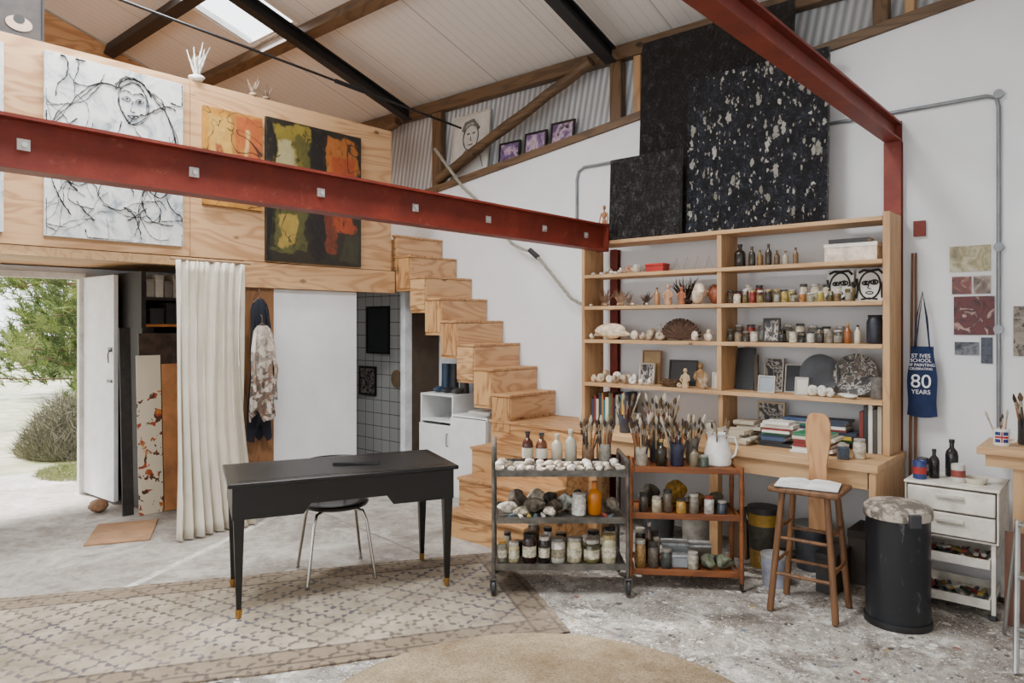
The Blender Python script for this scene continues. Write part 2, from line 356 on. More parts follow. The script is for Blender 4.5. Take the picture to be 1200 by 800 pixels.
MB().box(-7.72,2.44,0,-7.66,2.5,2.12).box(-7.72,1.0,2.06,-7.66,2.44,2.12).obj('trim_5',mat((220,218,212)),kind='structure')
for y,lab,mm in ((4.03,'weathered timber purlin under the roof sheets',OLDW),(3.2,'dark timber purlin under the roof sheets',mat((44,34,27),.7)),(1.6,'weathered timber purlin under the roof sheets',OLDW)):
    M=Matrix.Translation((0,y,zr(y)))@Matrix.Rotation(-math.atan(.318),4,'X')
    MB().box(-8.97,-.06,-.135,1.5,.06,-.002,0,M).obj('roof_purlin',mm,label=lab,cat='beam',bev=.008,group='roof purlins')
for x in (-6.2,-3.5):
    mb=MB()
    for (w,a,b) in ((.055,.14,.155),(.012,.155,.255),(.055,.255,.27)):
        mb.add([(x-w,-.4,zr(-.4)-b),(x+w,-.4,zr(-.4)-b),(x+w,5.30,zr(5.30)-b),(x-w,5.30,zr(5.30)-b),(x-w,-.4,zr(-.4)-a),(x+w,-.4,zr(-.4)-a),(x+w,5.30,zr(5.30)-a),(x-w,5.30,zr(5.30)-a)],
        [(0,3,2,1),(4,5,6,7),(0,1,5,4),(1,2,6,5),(2,3,7,6),(3,0,4,7)])
    mb.obj('steel_rafter',mat((34,34,36),.5,.3),label='dark steel rafter sloping down to the wall',cat='beam',group='steel rafters',smooth=False)
MB().box(-8.9,5.39,3.97,1.5,5.49,4.10).obj('eaves_beam',OLDW,label='rough old timber beam along the eaves',cat='beam',bev=.01)
MB().prism([(-6.3,zl(-6.3)-.05),(1.5,zl(1.5)-.05),(1.5,zl(1.5)+.02),(-6.3,zl(-6.3)+.02)],5.225,5.49,'y').obj('trim_6',OLDW,kind='structure',bev=.004)
def strut(p,q,r,m,label,name='timber_brace'):
    P=Vector(p);Q=Vector(q);pts=[P.lerp(Q,i/8)+Vector((R.uniform(-.012,.012),0,R.uniform(-.012,.012))) for i in range(9)]
    MB().tube(pts,[r*R.uniform(.92,1.08) for _ in pts],10).obj(name,m,label=label,cat='timber')
strut((-5.72,5.31,3.2),(-3.72,5.31,3.98),.055,OLDW,'rough diagonal timber brace below the eaves')
strut((-8.2,5.31,3.25),(-6.4,5.31,3.95),.05,OLDW,'rough diagonal timber brace below the eaves')
for x,w,m in ((-5.85,.07,OLDZ),(-3.52,.06,OLDZ),(-3.30,.035,PINEZ),(-1.36,.05,OLDZ),(-1.18,.03,PINEZ)):
    bx(x-w,5.40,zl(x)+.03,x+w,5.48,3.965).obj('timber_post',m,label='upright timber post between wall plate and eaves',cat='post',bev=.006,group='upper wall posts')
def ibeam(name,label,x,y0,y1,z0,z1,w,bolts=()):
    e=thing(name,label,'beam',(x,y1,z0))
    L=y0-y1;H=z1-z0
    MB().box(-w,L,0,w,0,.014).box(-w,L,H-.014,w,0,H).box(-.006,L,.014,.006,0,H-.014).obj('girder',RED,parent=e,smooth=False)
    MB().box(-w,-.012,-.01,w,0.002,H+.01).obj('end_plate',RED,parent=e)
    for b in bolts:
        MB().box(.006,b-y1-.022,H*.5-.022,.012,b-y1+.022,H*.5+.022).lathe([(.012,0),(.012,.012)],6,M=Matrix.Translation((.012,b-y1,H*.5))@Matrix.Rotation(rad(90),4,'Y')).obj('bolt',mat((206,206,202),.45,.5),parent=e,label='galvanised bolt and square washer')
    return e
ibeam('steel_beam','red oxide painted steel beam with galvanised bolts',-3.29,-1.0,4.87,2.225,2.435,.055,[.22,.85,1.52,2.20,2.86,3.50,4.10,4.62])
ibeam('steel_beam','red painted steel beam running to the wall post',-1.235,-1.0,5.24,2.83,2.955,.048)
for x,z,w in ((-3.40,2.27,.035),(-1.235,2.828,.052)):
    MB().box(x-w,5.19,.0,x+w,5.2,z).box(x-w,5.236,0,x+w,5.246,z).box(x-.006,5.2,0,x+.006,5.236,z).obj('steel_post',RED,label='red painted steel post against the white wall',cat='post',smooth=False,group='red steel posts')
MB().box(-1.12,5.225,2.2,-1.05,5.249,2.3).obj('wall_bracket',RED,label='small red steel plate bolted to wall',cat='bracket',bev=.003)
MB().tube([(-5.3,.2,3.98),(-5.3,5.24,3.66)],.011).tube([(-5.3,3.7,3.757),(-5.3,4.0,3.738)],.02).obj('tie_rod',mat((40,40,42),.5,.5),label='thin dark steel tie rod with turnbuckle',cat='rod')
# ---------------------------------------------------------------- STAIRCASE
e=thing('staircase','plywood box staircase with landing, turning against the wall','stairs',(0,0,0))
xs=[-5.59+.2165*i for i in range(8)]; zs=[2.50-.214*i for i in range(8)]
YN=4.62; TH=.33
poly=[(-5.64,2.498)]
for i,(xx,zz) in enumerate(zip(xs,zs)):
    poly.append((xx,zz-.002)); poly.append((xx,(zs[i+1] if i<7 else .80)-.002))
und=[(xs[7]-.2165,.798)]
for i in range(7,0,-1):
    und.append((xs[i]-.2165,zs[i]-TH)) if i<7 else None
    und.append((xs[i]-.2165,zs[i-1]-TH))
clean=[p for p in und if p[0]>-5.64]+[(-5.64,zs[0]-TH)]
MB().prism(poly+clean,YN,5.24,'y').obj('stair_body',PLYF,parent=e,smooth=False,bev=.002)
pv=-5.64
for i,(xx,zz) in enumerate(zip(xs,zs)):
    bx(pv+.002,YN-.015,zz,xx+.012,5.24,zz+.022).obj('tread',TREAD,parent=e,bev=.002,smooth=False)
    bx(xx,YN+.004,(zs[i+1] if i<7 else .80)+.022,xx+.006,5.235,zz-.003).obj('riser',PLYY,parent=e,smooth=False)
    if i: bx(pv+.004,YN-.008,zz-.30,xx-.004,YN-.0005,zz-.004).obj('side_panel',wood('ply_side_%d'%(i%3),((206,160,106),(196,150,98),(210,168,116))[i%3],(130,80,42),2 if i%2 else 0,ring=3.5,freq=5,con=.85,kn=.18),parent=e,bev=.001,smooth=False)
    pv=xx
LX=-4.30
MB().prism([(LX,4.62),(-3.22,4.62),(-3.22,4.86),(-3.56,4.86),(-3.56,5.24),(LX,5.24)],0,.775,'z').obj('landing_box',PLYF,parent=e,smooth=False,bev=.002)
MB().prism([(LX-.015,4.605),(-3.21,4.605),(-3.21,4.87),(-3.555,4.87),(-3.555,5.24),(LX-.015,5.24)],.776,.798,'z').obj('tread',TREAD,parent=e,smooth=False,bev=.002)
for (y0,y1,z1,x0) in ((4.34,4.618,.60,-4.26),(4.08,4.338,.40,-4.15),(3.84,4.078,.20,-4.03)):
    bx(x0,y0,0,-3.26,y1,z1-.022).obj('step_box',PLYF,parent=e,smooth=False,bev=.002)
    bx(x0-.012,y0-.014,z1-.021,-3.25,y1,z1).obj('tread',TREAD,parent=e,smooth=False,bev=.002)
# ---------------------------------------------------------------- SHELF + BENCH
sz=[2.31,2.04,1.78,1.505,1.15]
e=thing('shelving_unit','tall open pine shelving unit standing on the bench','shelving',(-3.54,4.9,.812))
def lb(x0,y0,z0,x1,y1,z1,name,m,par,org,bev=.002):
    return bx(x0-org[0],y0-org[1],z0-org[2],x1-org[0],y1-org[1],z1-org[2]).obj(name,m,parent=par,smooth=False,bev=bev)
O=(-3.54,4.9,.812)
lb(-3.525,4.9,.812,-3.495,5.18,2.31,'side_panel',PINEZ,e,O); lb(-1.22,4.9,.812,-1.18,5.18,2.335,'side_panel',PINEZ,e,O)
for i,z in enumerate(sz):
    lb(-3.494 if i else -3.525,4.895,z-.028,-1.221,5.18,z,'shelf',PINE,e,O)
for i in range(4): lb(-2.325,4.905,sz[i+1]+.001,-2.29,5.18,sz[i]-.029,'divider',PINEZ,e,O)
lb(-2.325,4.93,.812,-2.29,5.18,sz[4]-.029,'divider',PINEZ,e,O)
e=thing('workbench','pine workbench with solid end panel under the shelves','bench',(-2.3,4.9,0)); O=(-2.3,4.9,0)
MB().prism([(-3.19+2.3,-.39),(-1.15+2.3,-.39),(-1.15+2.3,.28),(-3.53+2.3,.28),(-3.53+2.3,-.02),(-3.19+2.3,-.02)],.765,.81,'z').obj('worktop',PINE,parent=e,smooth=False,bev=.003)
lb(-1.20,4.52,0,-1.16,5.18,.764,'end_panel',PINEZ,e,O); lb(-3.18,4.53,0,-3.12,4.6,.764,'leg',PINEZ,e,O); lb(-2.2,4.53,0,-2.14,4.6,.764,'leg',PINEZ,e,O)
lb(-3.11,4.535,.66,-1.21,4.56,.764,'apron',PINE,e,O)
# ---------------------------------------------------------------- generic small objects
GL=mat((238,242,240),.03,0,var=0,bump=0,trans=1.0)
def bottle(x,y,z,h,r,col,cap=(30,30,30),trans=0,label=None,group=None,lab=None,name='bottle'):
    e=thing(name,label or 'small bottle standing on the shelf','bottle',(x,y,z),R.uniform(0,6),group)
    MB().lathe([(r*.92,0),(r,h*.03),(r,h*.58),(r*.85,h*.68),(r*.38,h*.78),(r*.36,h*.9)],18).obj('bottle_body',mat(col,.12,0,var=0,bump=0,trans=trans),parent=e)
    MB().lathe([(r*.44,h*.9),(r*.44,h)],14).obj('cap',mat(cap,.4,bump=0),parent=e)
    if lab: MB().lathe([(r*1.012,h*.15),(r*1.012,h*.48)],18).obj('paper_label',mat(lab,.7,bump=0),parent=e)
    return e
def jar(x,y,z,h,r,col,lid=(225,222,215),label=None,group=None,glass=False):
    e=thing('jar',label or 'small screw-top jar of pigment','jar',(x,y,z),R.uniform(0,6),group)
    if glass:
        MB().lathe([(r*.9,0),(r,h*.04),(r,h*.78),(r*.82,h*.86)],18).obj('jar_body',GL,parent=e)
        MB().lathe([(r*.8,h*.05),(r*.9,h*.08),(r*.9,h*.6)],16).obj('contents',mat(col,.7,bump=.2),parent=e)
    else: MB().lathe([(r*.9,0),(r,h*.04),(r,h*.76),(r*.82,h*.85)],18).obj('jar_body',mat(col,.2,var=.3,vs=40,bump=0),parent=e)
    MB().lathe([(r*.88,h*.86),(r*.9,h*.87),(r*.9,h*.99),(r*.84,h)],18).obj('lid',mat(lid,.35,var=.2,vs=50,bump=0),parent=e)
    return e
def stone(x,y,z,r,col=(214,206,192),label='pale beach pebble lying on the shelf',group='pebbles on the shelf',name='pebble',cat='stone'):
    return MB().blob((0,0,r[2]),r,R.randint(0,999),.25,14,9).obj(name,mat(col,.7,var=.2,vs=30,bump=.3),loc=(x,y,z),rz=R.uniform(0,6),label=label,cat=cat,group=group)
def shell(x,y,z,s,col=(226,216,200),label='spiral sea shell lying on the shelf',group='sea shells'):
    path=[];rs=[]
    for i in range(46):
        a=i*.42; k=i/45; rr=s*(.06+.42*k**1.4)
        path.append((rr*math.cos(a)*.9,rr*math.sin(a)*.9,s*(.85-.62*k))); rs.append(s*(.05+.30*k**1.3))
    zo=min(q[1]-r for q,r in zip(path,rs))
    return MB().tube([(p[0],p[2]-.3*s,p[1]-zo) for p in path],rs,10).obj('sea_shell',mat(col,.45,var=.18,vs=25,bump=.2),loc=(x,y,z),rz=R.uniform(0,6),label=label,cat='shell',group=group)
def coral(x,y,z,s,col,label,name='dried_coral',n=16,cat='coral'):
    mb=MB().blob((0,0,s*.1),(s*.25,s*.18,s*.1),3,.2)
    for i in range(n):
        a=R.uniform(0,math.pi*2); l=s*R.uniform(.5,1); sp=R.uniform(.2,.8)
        p0=Vector((0,0,s*.1)); pts=[p0]
        for k in range(1,5):
            pts.append(p0+Vector((math.cos(a)*sp*l*k/4+R.uniform(-.05,.05)*s,math.sin(a)*sp*.6*l*k/4,l*k/4*(1-.3*sp)+R.uniform(-.03,.03)*s)))
        mb.tube(pts,[s*.035,s*.03,s*.025,s*.018,s*.01],5)
        q=pts[2]; mb.tube([q,q+Vector((R.uniform(-.25,.25)*s,R.uniform(-.1,.1)*s,R.uniform(.05,.3)*s))],[s*.02,s*.008],5)
    return mb.obj(name,mat(col,.8,var=.25,vs=30),loc=(x,y,z),label=label,cat=cat)
def book(x,y,z,w,d,h,col,lean=0,flat=False,rz=0,group='books',label=None):
    mb=MB(); t=.0025
    mb.box(0,0,0,t,d,h,0).box(w-t,0,0,w,d,h,0).box(t,0,0,w-t,t,h,0).box(t,t,.004,w-t,d-.004,h-.004,1)
    if flat:
        M=Matrix(((0,0,1,0),(0,1,0,0),(1,0,0,0),(0,0,0,1)))
        mb.v=[tuple(M@Vector(p)) for p in mb.v]
    return mb.obj('book',[mat(col,.5,var=.08,bump=.02),mat((226,218,200),.9,bump=0)],loc=(x,y,z),rot=(0,lean,rz),label=label or 'paper-covered book shelved among others',cat='book',group=group,smooth=False)
def frame(x,y,z,w,h,m,fcol=(30,28,26),rx=0,rz=0,name='framed_picture',label='framed picture',bd=.012,group=None,d=.02,canvas=False):
    e=thing(name,label,'picture',(x,y,z),rz,group,rot=(rx,0,rz))
    if canvas:
        bx(-w/2,0,0,w/2,d,h).obj('stretched_canvas',m,parent=e,bev=.002,smooth=False)
    else:
        MB().box(-w/2,0,0,-w/2+bd,d,h).box(w/2-bd,0,0,w/2,d,h).box(-w/2+bd,0,0,w/2-bd,d,bd).box(-w/2+bd,0,h-bd,w/2-bd,d,h).obj('frame',mat(fcol,.4,bump=0),parent=e,bev=.001)
        bx(-w/2+bd*.9,d*.4,bd*.9,w/2-bd*.9,d*.8,h-bd*.9).obj('print',m,parent=e,smooth=False)
    return e
CREAM=mat((220,210,190)); PRD=m_abstract('dark_print',[(.3,(30,28,30)),(.45,(70,60,60)),(.52,(190,184,174)),(.58,(60,58,62)),(.7,(30,28,30))],14,3)
def brushmesh(l,w): return MB().lathe([(w*.35,0),(w*.6,l*.2),(w*.75,l*.55),(w*.6,l*.7)],8,mi=0).lathe([(w*.8,l*.7),(w*.85,l*.82)],8,mi=1).lathe([(w*.85,l*.82),(w*1.35,l*.9),(w*.4,l)],8,mi=2)
BR=[]
for l,hc,bc,w in ((.27,(150,96,52),(60,46,36),.007),(.24,(30,30,30),(140,112,76),.006),(.30,(176,152,116),(190,178,156),.009),(.25,(100,36,28),(60,46,38),.007),(.28,(80,62,44),(100,76,50),.011),(.21,(54,60,70),(50,40,32),.006)):
    me=brushmesh(l,w).obj('paintbrush',[mat(hc,.4,bump=0),mat((170,166,158),.3,.8,bump=0),mat(bc,.9,bump=.2)]); BR.append(me.data); bpy.data.objects.remove(me)
def brushes(x,y,z,r,n,group,sc=1):
    for i in range(n):
        a=6.283*i/n+R.uniform(-.2,.2); me=BR[R.randrange(6)]
        o=bpy.data.objects.new('paintbrush',me); COL.objects.link(o)
        rr=r*.38; tl=R.uniform(.08,.36)
        o.location=(x+rr*math.cos(a),y+rr*math.sin(a),z+.012+R.uniform(0,.01))
        o.rotation_euler=(-math.sin(a)*tl,math.cos(a)*tl,0); o.scale=(sc,)*3
        o['label']='artist paintbrush standing bristles-up in a pot'; o['category']='paintbrush'; o['group']=group
def pot(x,y,z,h,r,col,label,n=9,group='brushes in pots',rough=.3):
    t=.003
    MB().lathe([(r*.9,0),(r,h*.05),(r,h),(r-t,h),(r-t,h*.1),(r*.5,.006)],22).obj('brush_pot',mat(col,rough,var=.3,vs=20,bump=.02),loc=(x,y,z),label=label,cat='pot')
    brushes(x,y,z,r,n,group)
# ---------------------------------------------------------------- SHELF CONTENTS
Z=[z+.001 for z in sz]
SH=[(226,216,200),(200,180,156),(236,232,224),(206,184,156),(176,150,124)]
for i in range(9): stone(-3.44+i*.042,4.97+R.uniform(-.03,.06),Z[1],(R.uniform(.014,.028),.018,R.uniform(.010,.018)),R.choice(SH))
shell(-3.36,5.07,Z[1],.05); shell(-3.06,5.0,Z[1],.06); shell(-3.18,5.08,Z[1],.06,(200,150,120)); shell(-3.26,5.08,Z[1],.05)
e=thing('storage_tin','red lidded tin on the top shelf','tin',(-2.88,5.02,Z[1])); bx(-.08,-.05,0,.08,.05,.05).obj('tin_body',mat((160,34,28),.4),parent=e,bev=.005); bx(-.083,-.053,.05,.083,.053,.068).obj('lid',mat((176,40,32),.4),parent=e,bev=.004)
for i,x in enumerate((-2.70,-2.61,-2.52,-2.43)):
    MB().tube([(-.035,0,.004),(.035,0,.004),(.0,.0,.10)],.0035,6,closed=True).obj('wire_triangle',mat((180,172,158),.5),loc=(x,5.0,Z[1]),label='pale bent wire triangle on the top shelf',cat='ornament',group='wire triangles')
bottle(-2.20,5.02,Z[1],.17,.040,(40,34,30),label='stout dark brown bottle on top shelf')
for x,h,r,c in ((-2.11,.15,.024,(50,46,36)),(-2.05,.12,.02,(120,90,50)),(-1.99,.16,.022,(60,50,40)),(-1.93,.11,.02,(90,70,50)),(-1.87,.1,.02,(170,160,140)),(-1.80,.12,.018,(110,84,56))):
    bottle(x,5.02,Z[1],h,r,c,label='small old glass bottle on the top shelf',group='old bottles',cap=(90,70,50))
e=thing('paper_box','white card box with brown stain on top shelf','box',(-1.42,5.02,Z[1])); bx(-.16,-.09,0,.16,.09,.09).obj('box_body',mat((220,204,184),.7,var=.25,vs=12),parent=e,bev=.002); bx(-.163,-.093,.09,.163,.093,.115).obj('lid',mat((228,220,208)),parent=e,bev=.002)
book(-1.56,4.95,Z[1]+.117,.03,.15,.24,(40,38,40),flat=True,label='dark book lying on the white box')
coral(-3.38,5.03,Z[2],.15,(130,100,76),'brown branching dried coral on shelf',n=22)
coral(-3.24,5.05,Z[2],.15,(156,122,94),'tan branching dried coral on shelf',n=22)
coral(-3.12,4.99,Z[2],.10,(120,92,68),'small brown dried coral on shelf')
coral(-2.98,5.02,Z[2],.12,(84,62,46),'tangle of brown dried twigs on shelf',n=24)
bottle(-2.87,5.0,Z[2],.14,.022,(180,130,84),cap=(90,60,40),label='small amber figurine bottle on shelf')
coral(-2.66,5.08,Z[2],.22,(56,40,32),'dark brown fan coral behind small figures',n=26)
for x in (-3.45,-3.31,-3.18,-3.05,-2.92): stone(x,4.93,Z[2],(.018,.014,.010),R.choice(SH))
def figure(x,y,z,h,col,label,rz=0):
    mb=MB().lathe([(h*.16,0),(h*.2,h*.1),(h*.15,h*.4),(h*.19,h*.62),(h*.08,h*.72),(h*.07,h*.75)],16,sy=.7).blob((0,0,h*.86),(h*.1,h*.1,h*.13),5,.08)
    for s in (-1,1): mb.tube([(s*h*.17,0,h*.62),(s*h*.25,-h*.05,h*.4),(s*h*.12,-h*.16,h*.3)],[h*.05,h*.045,h*.03],8)
    return mb.obj('figurine',mat(col,.6,bump=.2),loc=(x,y,z),rz=rz,label=label,cat='figurine')
figure(-2.75,4.96,Z[2],.16,(190,144,108),'seated tan clay figurine on the shelf'); figure(-2.63,4.95,Z[2],.14,(160,96,64),'terracotta clay figurine on the shelf')
shell(-2.51,4.98,Z[2],.13,(226,206,182),'large pale spiral shell on shelf'); shell(-2.42,5.08,Z[2],.12,(166,96,70),'rust striped spiral shell on shelf')
cols=[(104,82,50),(206,194,172),(150,122,60),(130,48,38),(186,164,108),(50,42,38),(210,204,192),(164,140,76),(180,170,144),(156,100,50),(200,188,160),(166,148,70),(130,112,60)]
for i in range(15):
    jar(-2.25+i*.0575+R.uniform(-.005,.005),4.965+R.uniform(-.015,.015),Z[2],R.uniform(.06,.10),R.uniform(.021,.026),cols[i%13],lid=R.choice([(216,212,202),(160,136,84),(60,58,56),(206,202,194)]),group='pigment jars on the shelf',glass=i%2==0)
for i in range(11): jar(-2.23+i*.078,5.065,Z[2],R.uniform(.09,.14),R.uniform(.024,.032),R.choice(cols),(200,196,186) if i%2 else (70,66,62),group='pigment jars on the shelf')
INK=mat((18,18,20),.5,bump=0,var=0)
for cx in (-1.52,-1.335):
    e=thing('painted_tile','white tile painted with an abstract black line face','tile',(cx,5.04,Z[2]),rot=(rad(-8),0,0))
    bx(-.085,0,0,.085,.012,.215).obj('tile_body',mat((216,214,206),.35),parent=e,bev=.002)
    mb=MB()
    ring=lambda x,z,a,b,r=.0035,n=20,t0=0,t1=6.283:mb.tube([(x+a*math.cos(t0+(t1-t0)*i/n),-.002,z+b*math.sin(t0+(t1-t0)*i/n)) for i in range(n+1)],r,6)
    ring(0,.105,.064,.09,.006); ring(-.025,.12,.02,.012,.005); ring(.027,.125,.022,.014,.005); ring(.0,.055,.022,.008)
    mb.tube([(.0,-.002,.14),(-.012,-.002,.085),(.008,-.002,.08)],.004,6); ring(.027,.125,.006,.006,.005); ring(-.025,.12,.005,.005,.005)
    mb.tube([(-.07,-.002,.19),(-.04,-.002,.205),(0,-.002,.20),(.05,-.002,.206),(.076,-.002,.18)],.009,6)
    mb.tube([(-.078,-.002,.02),(-.072,-.002,.08),(-.08,-.002,.15)],.008,6).tube([(.078,-.002,.02),(.074,-.002,.06),(.08,-.002,.13)],.008,6).tube([(-.05,-.002,.012),(0,-.002,.02),(.05,-.002,.012)],.006,6)
    mb.obj('line_drawing',INK,parent=e)
MB().blob((0,0,.067),(.13,.06,.065),11,.3,20,12).tube([(-.17,0,.03),(-.11,0,.05),(-.05,-.03,.07)],[.006,.03,.04],8).tube([(.18,0,.04),(.12,0,.05),(.05,-.02,.07)],[.006,.03,.045],8).obj('conch_shell',mat((214,192,162),.45,var=.25,vs=20,bump=.3),loc=(-3.29,4.99,Z[3]+.002),label='large pale conch shell on the shelf',cat='shell')
for x,y,s in ((-3.05,4.96,.06),(-2.98,4.97,.05),(-2.91,4.95,.065),(-2.83,4.97,.055),(-2.96,5.07,.08),(-2.84,5.08,.08),(-2.53,4.96,.06),(-2.44,5.0,.07),(-2.40,4.94,.045),(-3.45,4.94,.04),(-3.12,5.08,.06)): shell(x,y,Z[3],s,R.choice(SH))
figure(-2.90,5.10,Z[3],.14,(226,220,208),'small white shell figure on the shelf')
mb=MB()
for i in range(17):
    a=-1.45+2.9*i/16; mb.tube([(0,0,.0)]+[(math.sin(a)*r_*1.15+R.uniform(-.004,.004),R.uniform(-.008,.008),math.cos(a)*r_+.004) for r_ in (.05,.10,.15)],[.014,.015,.016,.012],6)
mb.obj('fan_coral',mat((78,54,40),.8,var=.3,vs=40,bump=.5),loc=(-2.68,5.02,Z[3]+.016),label='dark brown fan coral standing on shelf',cat='coral')
for i,(x,c,l) in enumerate(((-2.25,(80,70,56),(70,66,60)),(-2.19,(120,104,80),(90,84,76)),(-2.13,(96,90,80),(120,114,104)),(-2.07,(180,172,156),(176,172,160)),(-1.87,(60,62,64),(34,34,36)),(-1.80,(190,180,160),(186,180,170)),(-1.74,(54,50,48),(60,58,56)),(-1.68,(180,176,166),(60,60,62)),(-1.62,(90,84,78),(48,46,46)),(-1.56,(110,100,84),(140,136,126)),(-1.505,(190,182,170),(186,182,172)))):
    jar(x,4.97+R.uniform(-.01,.01),Z[3],R.uniform(.07,.11),R.uniform(.023,.028),c,l,label='squat jar with lid on the middle shelf',group='jars on the middle shelf',glass=i%2==0)
for i in range(9): jar(-2.23+i*.088,5.08,Z[3],R.uniform(.11,.15),.031,R.choice(cols+[(170,166,160),(60,58,56)]),(70,68,66) if i%2 else (186,180,170),group='jars on the middle shelf',label='squat jar with lid on the middle shelf',glass=i%2==0)
frame(-1.96,4.98,Z[3],.12,.17,PRD,(50,40,32),rx=rad(-6),label='small dark framed print on the middle shelf')
bottle(-1.45,4.98,Z[3],.13,.022,(140,80,36),cap=(190,150,64),label='amber bottle with gold cap'); bottle(-1.395,5.0,Z[3],.12,.02,(206,192,168),label='small cream bottle on the shelf')
MB().lathe([(.045,0),(.05,.01),(.05,.14),(.04,.165),(.045,.18),(.04,.185)],20).obj('paint_tin',mat((34,38,50),.4,var=.3,vs=30),loc=(-1.295,5.02,Z[3]),label='dark blue paint-stained tin on shelf',cat='tin')
for x,y,s in ((-3.44,4.95,.05),(-3.37,4.95,.06),(-3.29,4.96,.05),(-3.22,4.94,.055),(-3.14,4.97,.06),(-3.40,5.06,.08),(-3.29,5.07,.07),(-3.06,4.94,.045),(-2.98,4.94,.04),(-2.90,4.95,.05),(-3.12,5.08,.06),(-2.64,4.93,.03),(-2.44,4.93,.035)): shell(x,y,Z[4],s,R.choice(SH))
stone(-3.20,5.09,Z[4],(.06,.04,.035),(180,166,144))
frame(-3.0,5.12,Z[4],.17,.27,mat((180,150,108)),(150,112,70),rx=rad(-5),label='small wooden framed picture on the shelf')
frame(-3.0,5.05,Z[4],.14,.17,PRD,(190,180,160),rx=rad(-7),label='pale card picture propped on shelf')
frame(-2.72,5.12,Z[4],.24,.20,mat((28,30,34),.3),(20,20,22),rx=rad(-7),label='dark framed picture leaning on the shelf back')
mb=MB()
for i in range(46):
    a0=R.uniform(0,6.28); r_=R.uniform(.06,.09); z0=R.uniform(.006,.055)
    mb.tube([(r_*math.cos(a0+k*.35),r_*math.sin(a0+k*.35)*.8,max(.005,z0+R.uniform(-.006,.006))) for k in range(7)],.003,4)
mb.blob((0,0,.02),(.06,.05,.018),2,.1)
mb.obj('bird_nest',mat((96,70,46),.9,var=.3,vs=30),loc=(-2.74,4.99,Z[4]),label='woven twig bird nest on the shelf',cat='nest')
figure(-2.60,4.95,Z[4],.15,(210,182,142),'cream standing figurine on the shelf'); figure(-2.53,5.06,Z[4],.19,(170,130,86),'tan wooden figurine on the shelf'); coral(-2.46,4.97,Z[4],.13,(200,178,146),'pale branching coral beside figurines')
frame(-2.38,5.03,Z[4],.09,.12,CREAM,(210,204,190),rx=rad(-6),label='small cream card propped on shelf')
bx(-.07,0,0,.07,.012,.31).obj('slate_panel',mat((22,23,26),.4),loc=(-2.2,5.09,Z[4]),rot=(rad(-8),0,0),label='black painted panel leaning upright on shelf',cat='panel',bev=.002)
MB().box(-.012,-.012,0,.012,.012,.26).obj('wooden_stick',mat((70,56,44)),loc=(-2.09,5.05,Z[4]),label='dark narrow wooden stick on the shelf',cat='stick')
for x,y,w,h,m,l in ((-1.99,4.97,.12,.12,mat((150,160,168)),'pale blue postcard propped on shelf'),(-2.0,5.12,.14,.24,PRD,'grey photo print leaning on shelf'),(-1.85,5.10,.12,.20,mat((50,52,58)),'dark photograph leaning on the shelf'),(-1.75,4.98,.09,.12,mat((204,200,188)),'white card picture on the shelf')):
    frame(x,y,Z[4],w,h,m,(186,182,172),rx=rad(-8),label=l,bd=.008)
for x,r_,m,l in ((-1.66,.135,mat((44,46,52),.35,var=.35,vs=10),'large dark glazed round plate on edge'),(-1.43,.14,m_abstract('mottled_glaze',[(.35,(24,22,22)),(.46,(50,46,44)),(.5,(190,184,172)),(.54,(36,34,34)),(.7,(130,110,92))],14,5),'black and white mottled round plate')):
    MB().lathe([(r_*.5,.0),(r_,.018),(r_,.024),(r_*.55,.008)],36,M=Matrix.Translation((0,0,r_*1.0))@Matrix.Rotation(rad(82),4,'X')).obj('ceramic_plate',m,loc=(x,5.1,Z[4]+.004),label=l,cat='plate')
for x,l in ((-1.66,.06),(-1.60,.06),(-1.55,.05)): shell(x,4.94,Z[4],l,(222,216,206),label='white shell piece before the dark plate')
stone(-1.44,4.95,Z[4],(.10,.03,.016),(216,210,198))
MB().lathe([(.04,0),(.045,.01),(.042,.11),(.046,.14),(.042,.14),(.038,.012)],20).obj('cup',mat((106,102,98),.5,var=.3,vs=25),loc=(-1.275,5.02,Z[4]),label='paint stained grey cup on the shelf',cat='cup')
ZB=.812
x=-3.47; bc=[(50,58,76),(130,44,38),(196,186,166),(38,48,64),(156,108,56),(40,110,110),(216,208,194),(70,100,60),(114,46,40),(34,34,38),(170,158,136),(64,100,120),(196,168,60)]
for i in range(14):
    w=R.uniform(.016,.032); h=R.uniform(.19,.27); book(x,4.96,ZB,w-.002,.16,h,bc[i%13],group='upright books beneath the shelves',label='upright book in a row beneath shelf'); x+=w
frame(-2.02,5.12,ZB,.20,.26,PRD,(190,164,124),rx=rad(-5),label='wooden framed print behind the books')
def stack(x,y,z,n,w,d,group,label,pal=None):
    for i in range(n):
        t=R.uniform(.012,.026)
        book(x+R.uniform(-.018,.018),y+R.uniform(-.01,.01),z,t-.001,d-R.uniform(0,.03),w-R.uniform(0,.06),R.choice(pal or [(50,58,76),(30,104,106),(216,208,196),(44,120,84),(40,44,50),(226,220,210),(196,168,60),(120,40,36),(200,190,170),(60,80,110),(232,228,220),(186,90,44)]),flat=True,group=group,label=label); z+=t
    return z
WP=[(214,208,196),(200,190,172),(192,180,158),(220,214,206),(170,160,140)]
stack(-2.24,4.68,ZB,5,.26,.19,'papers stacked on the bench','paper folder in a stack on bench',WP)
stack(-1.95,4.78,ZB,9,.22,.16,'books stacked on the bench','book lying in a stack on bench')
stack(-1.69,4.66,ZB,6,.28,.2,'books stacked on the bench','book lying in a stack on bench')
stack(-1.88,4.98,ZB,9,.23,.16,'books stacked under the shelf','book lying in a stack under shelf')
stack(-1.62,4.96,ZB,9,.22,.17,'books stacked under the shelf','book lying in a stack under shelf')
stack(-2.22,4.97,ZB,6,.18,.16,'papers stacked on the bench','paper folder in a stack on bench',WP)
x=-1.365
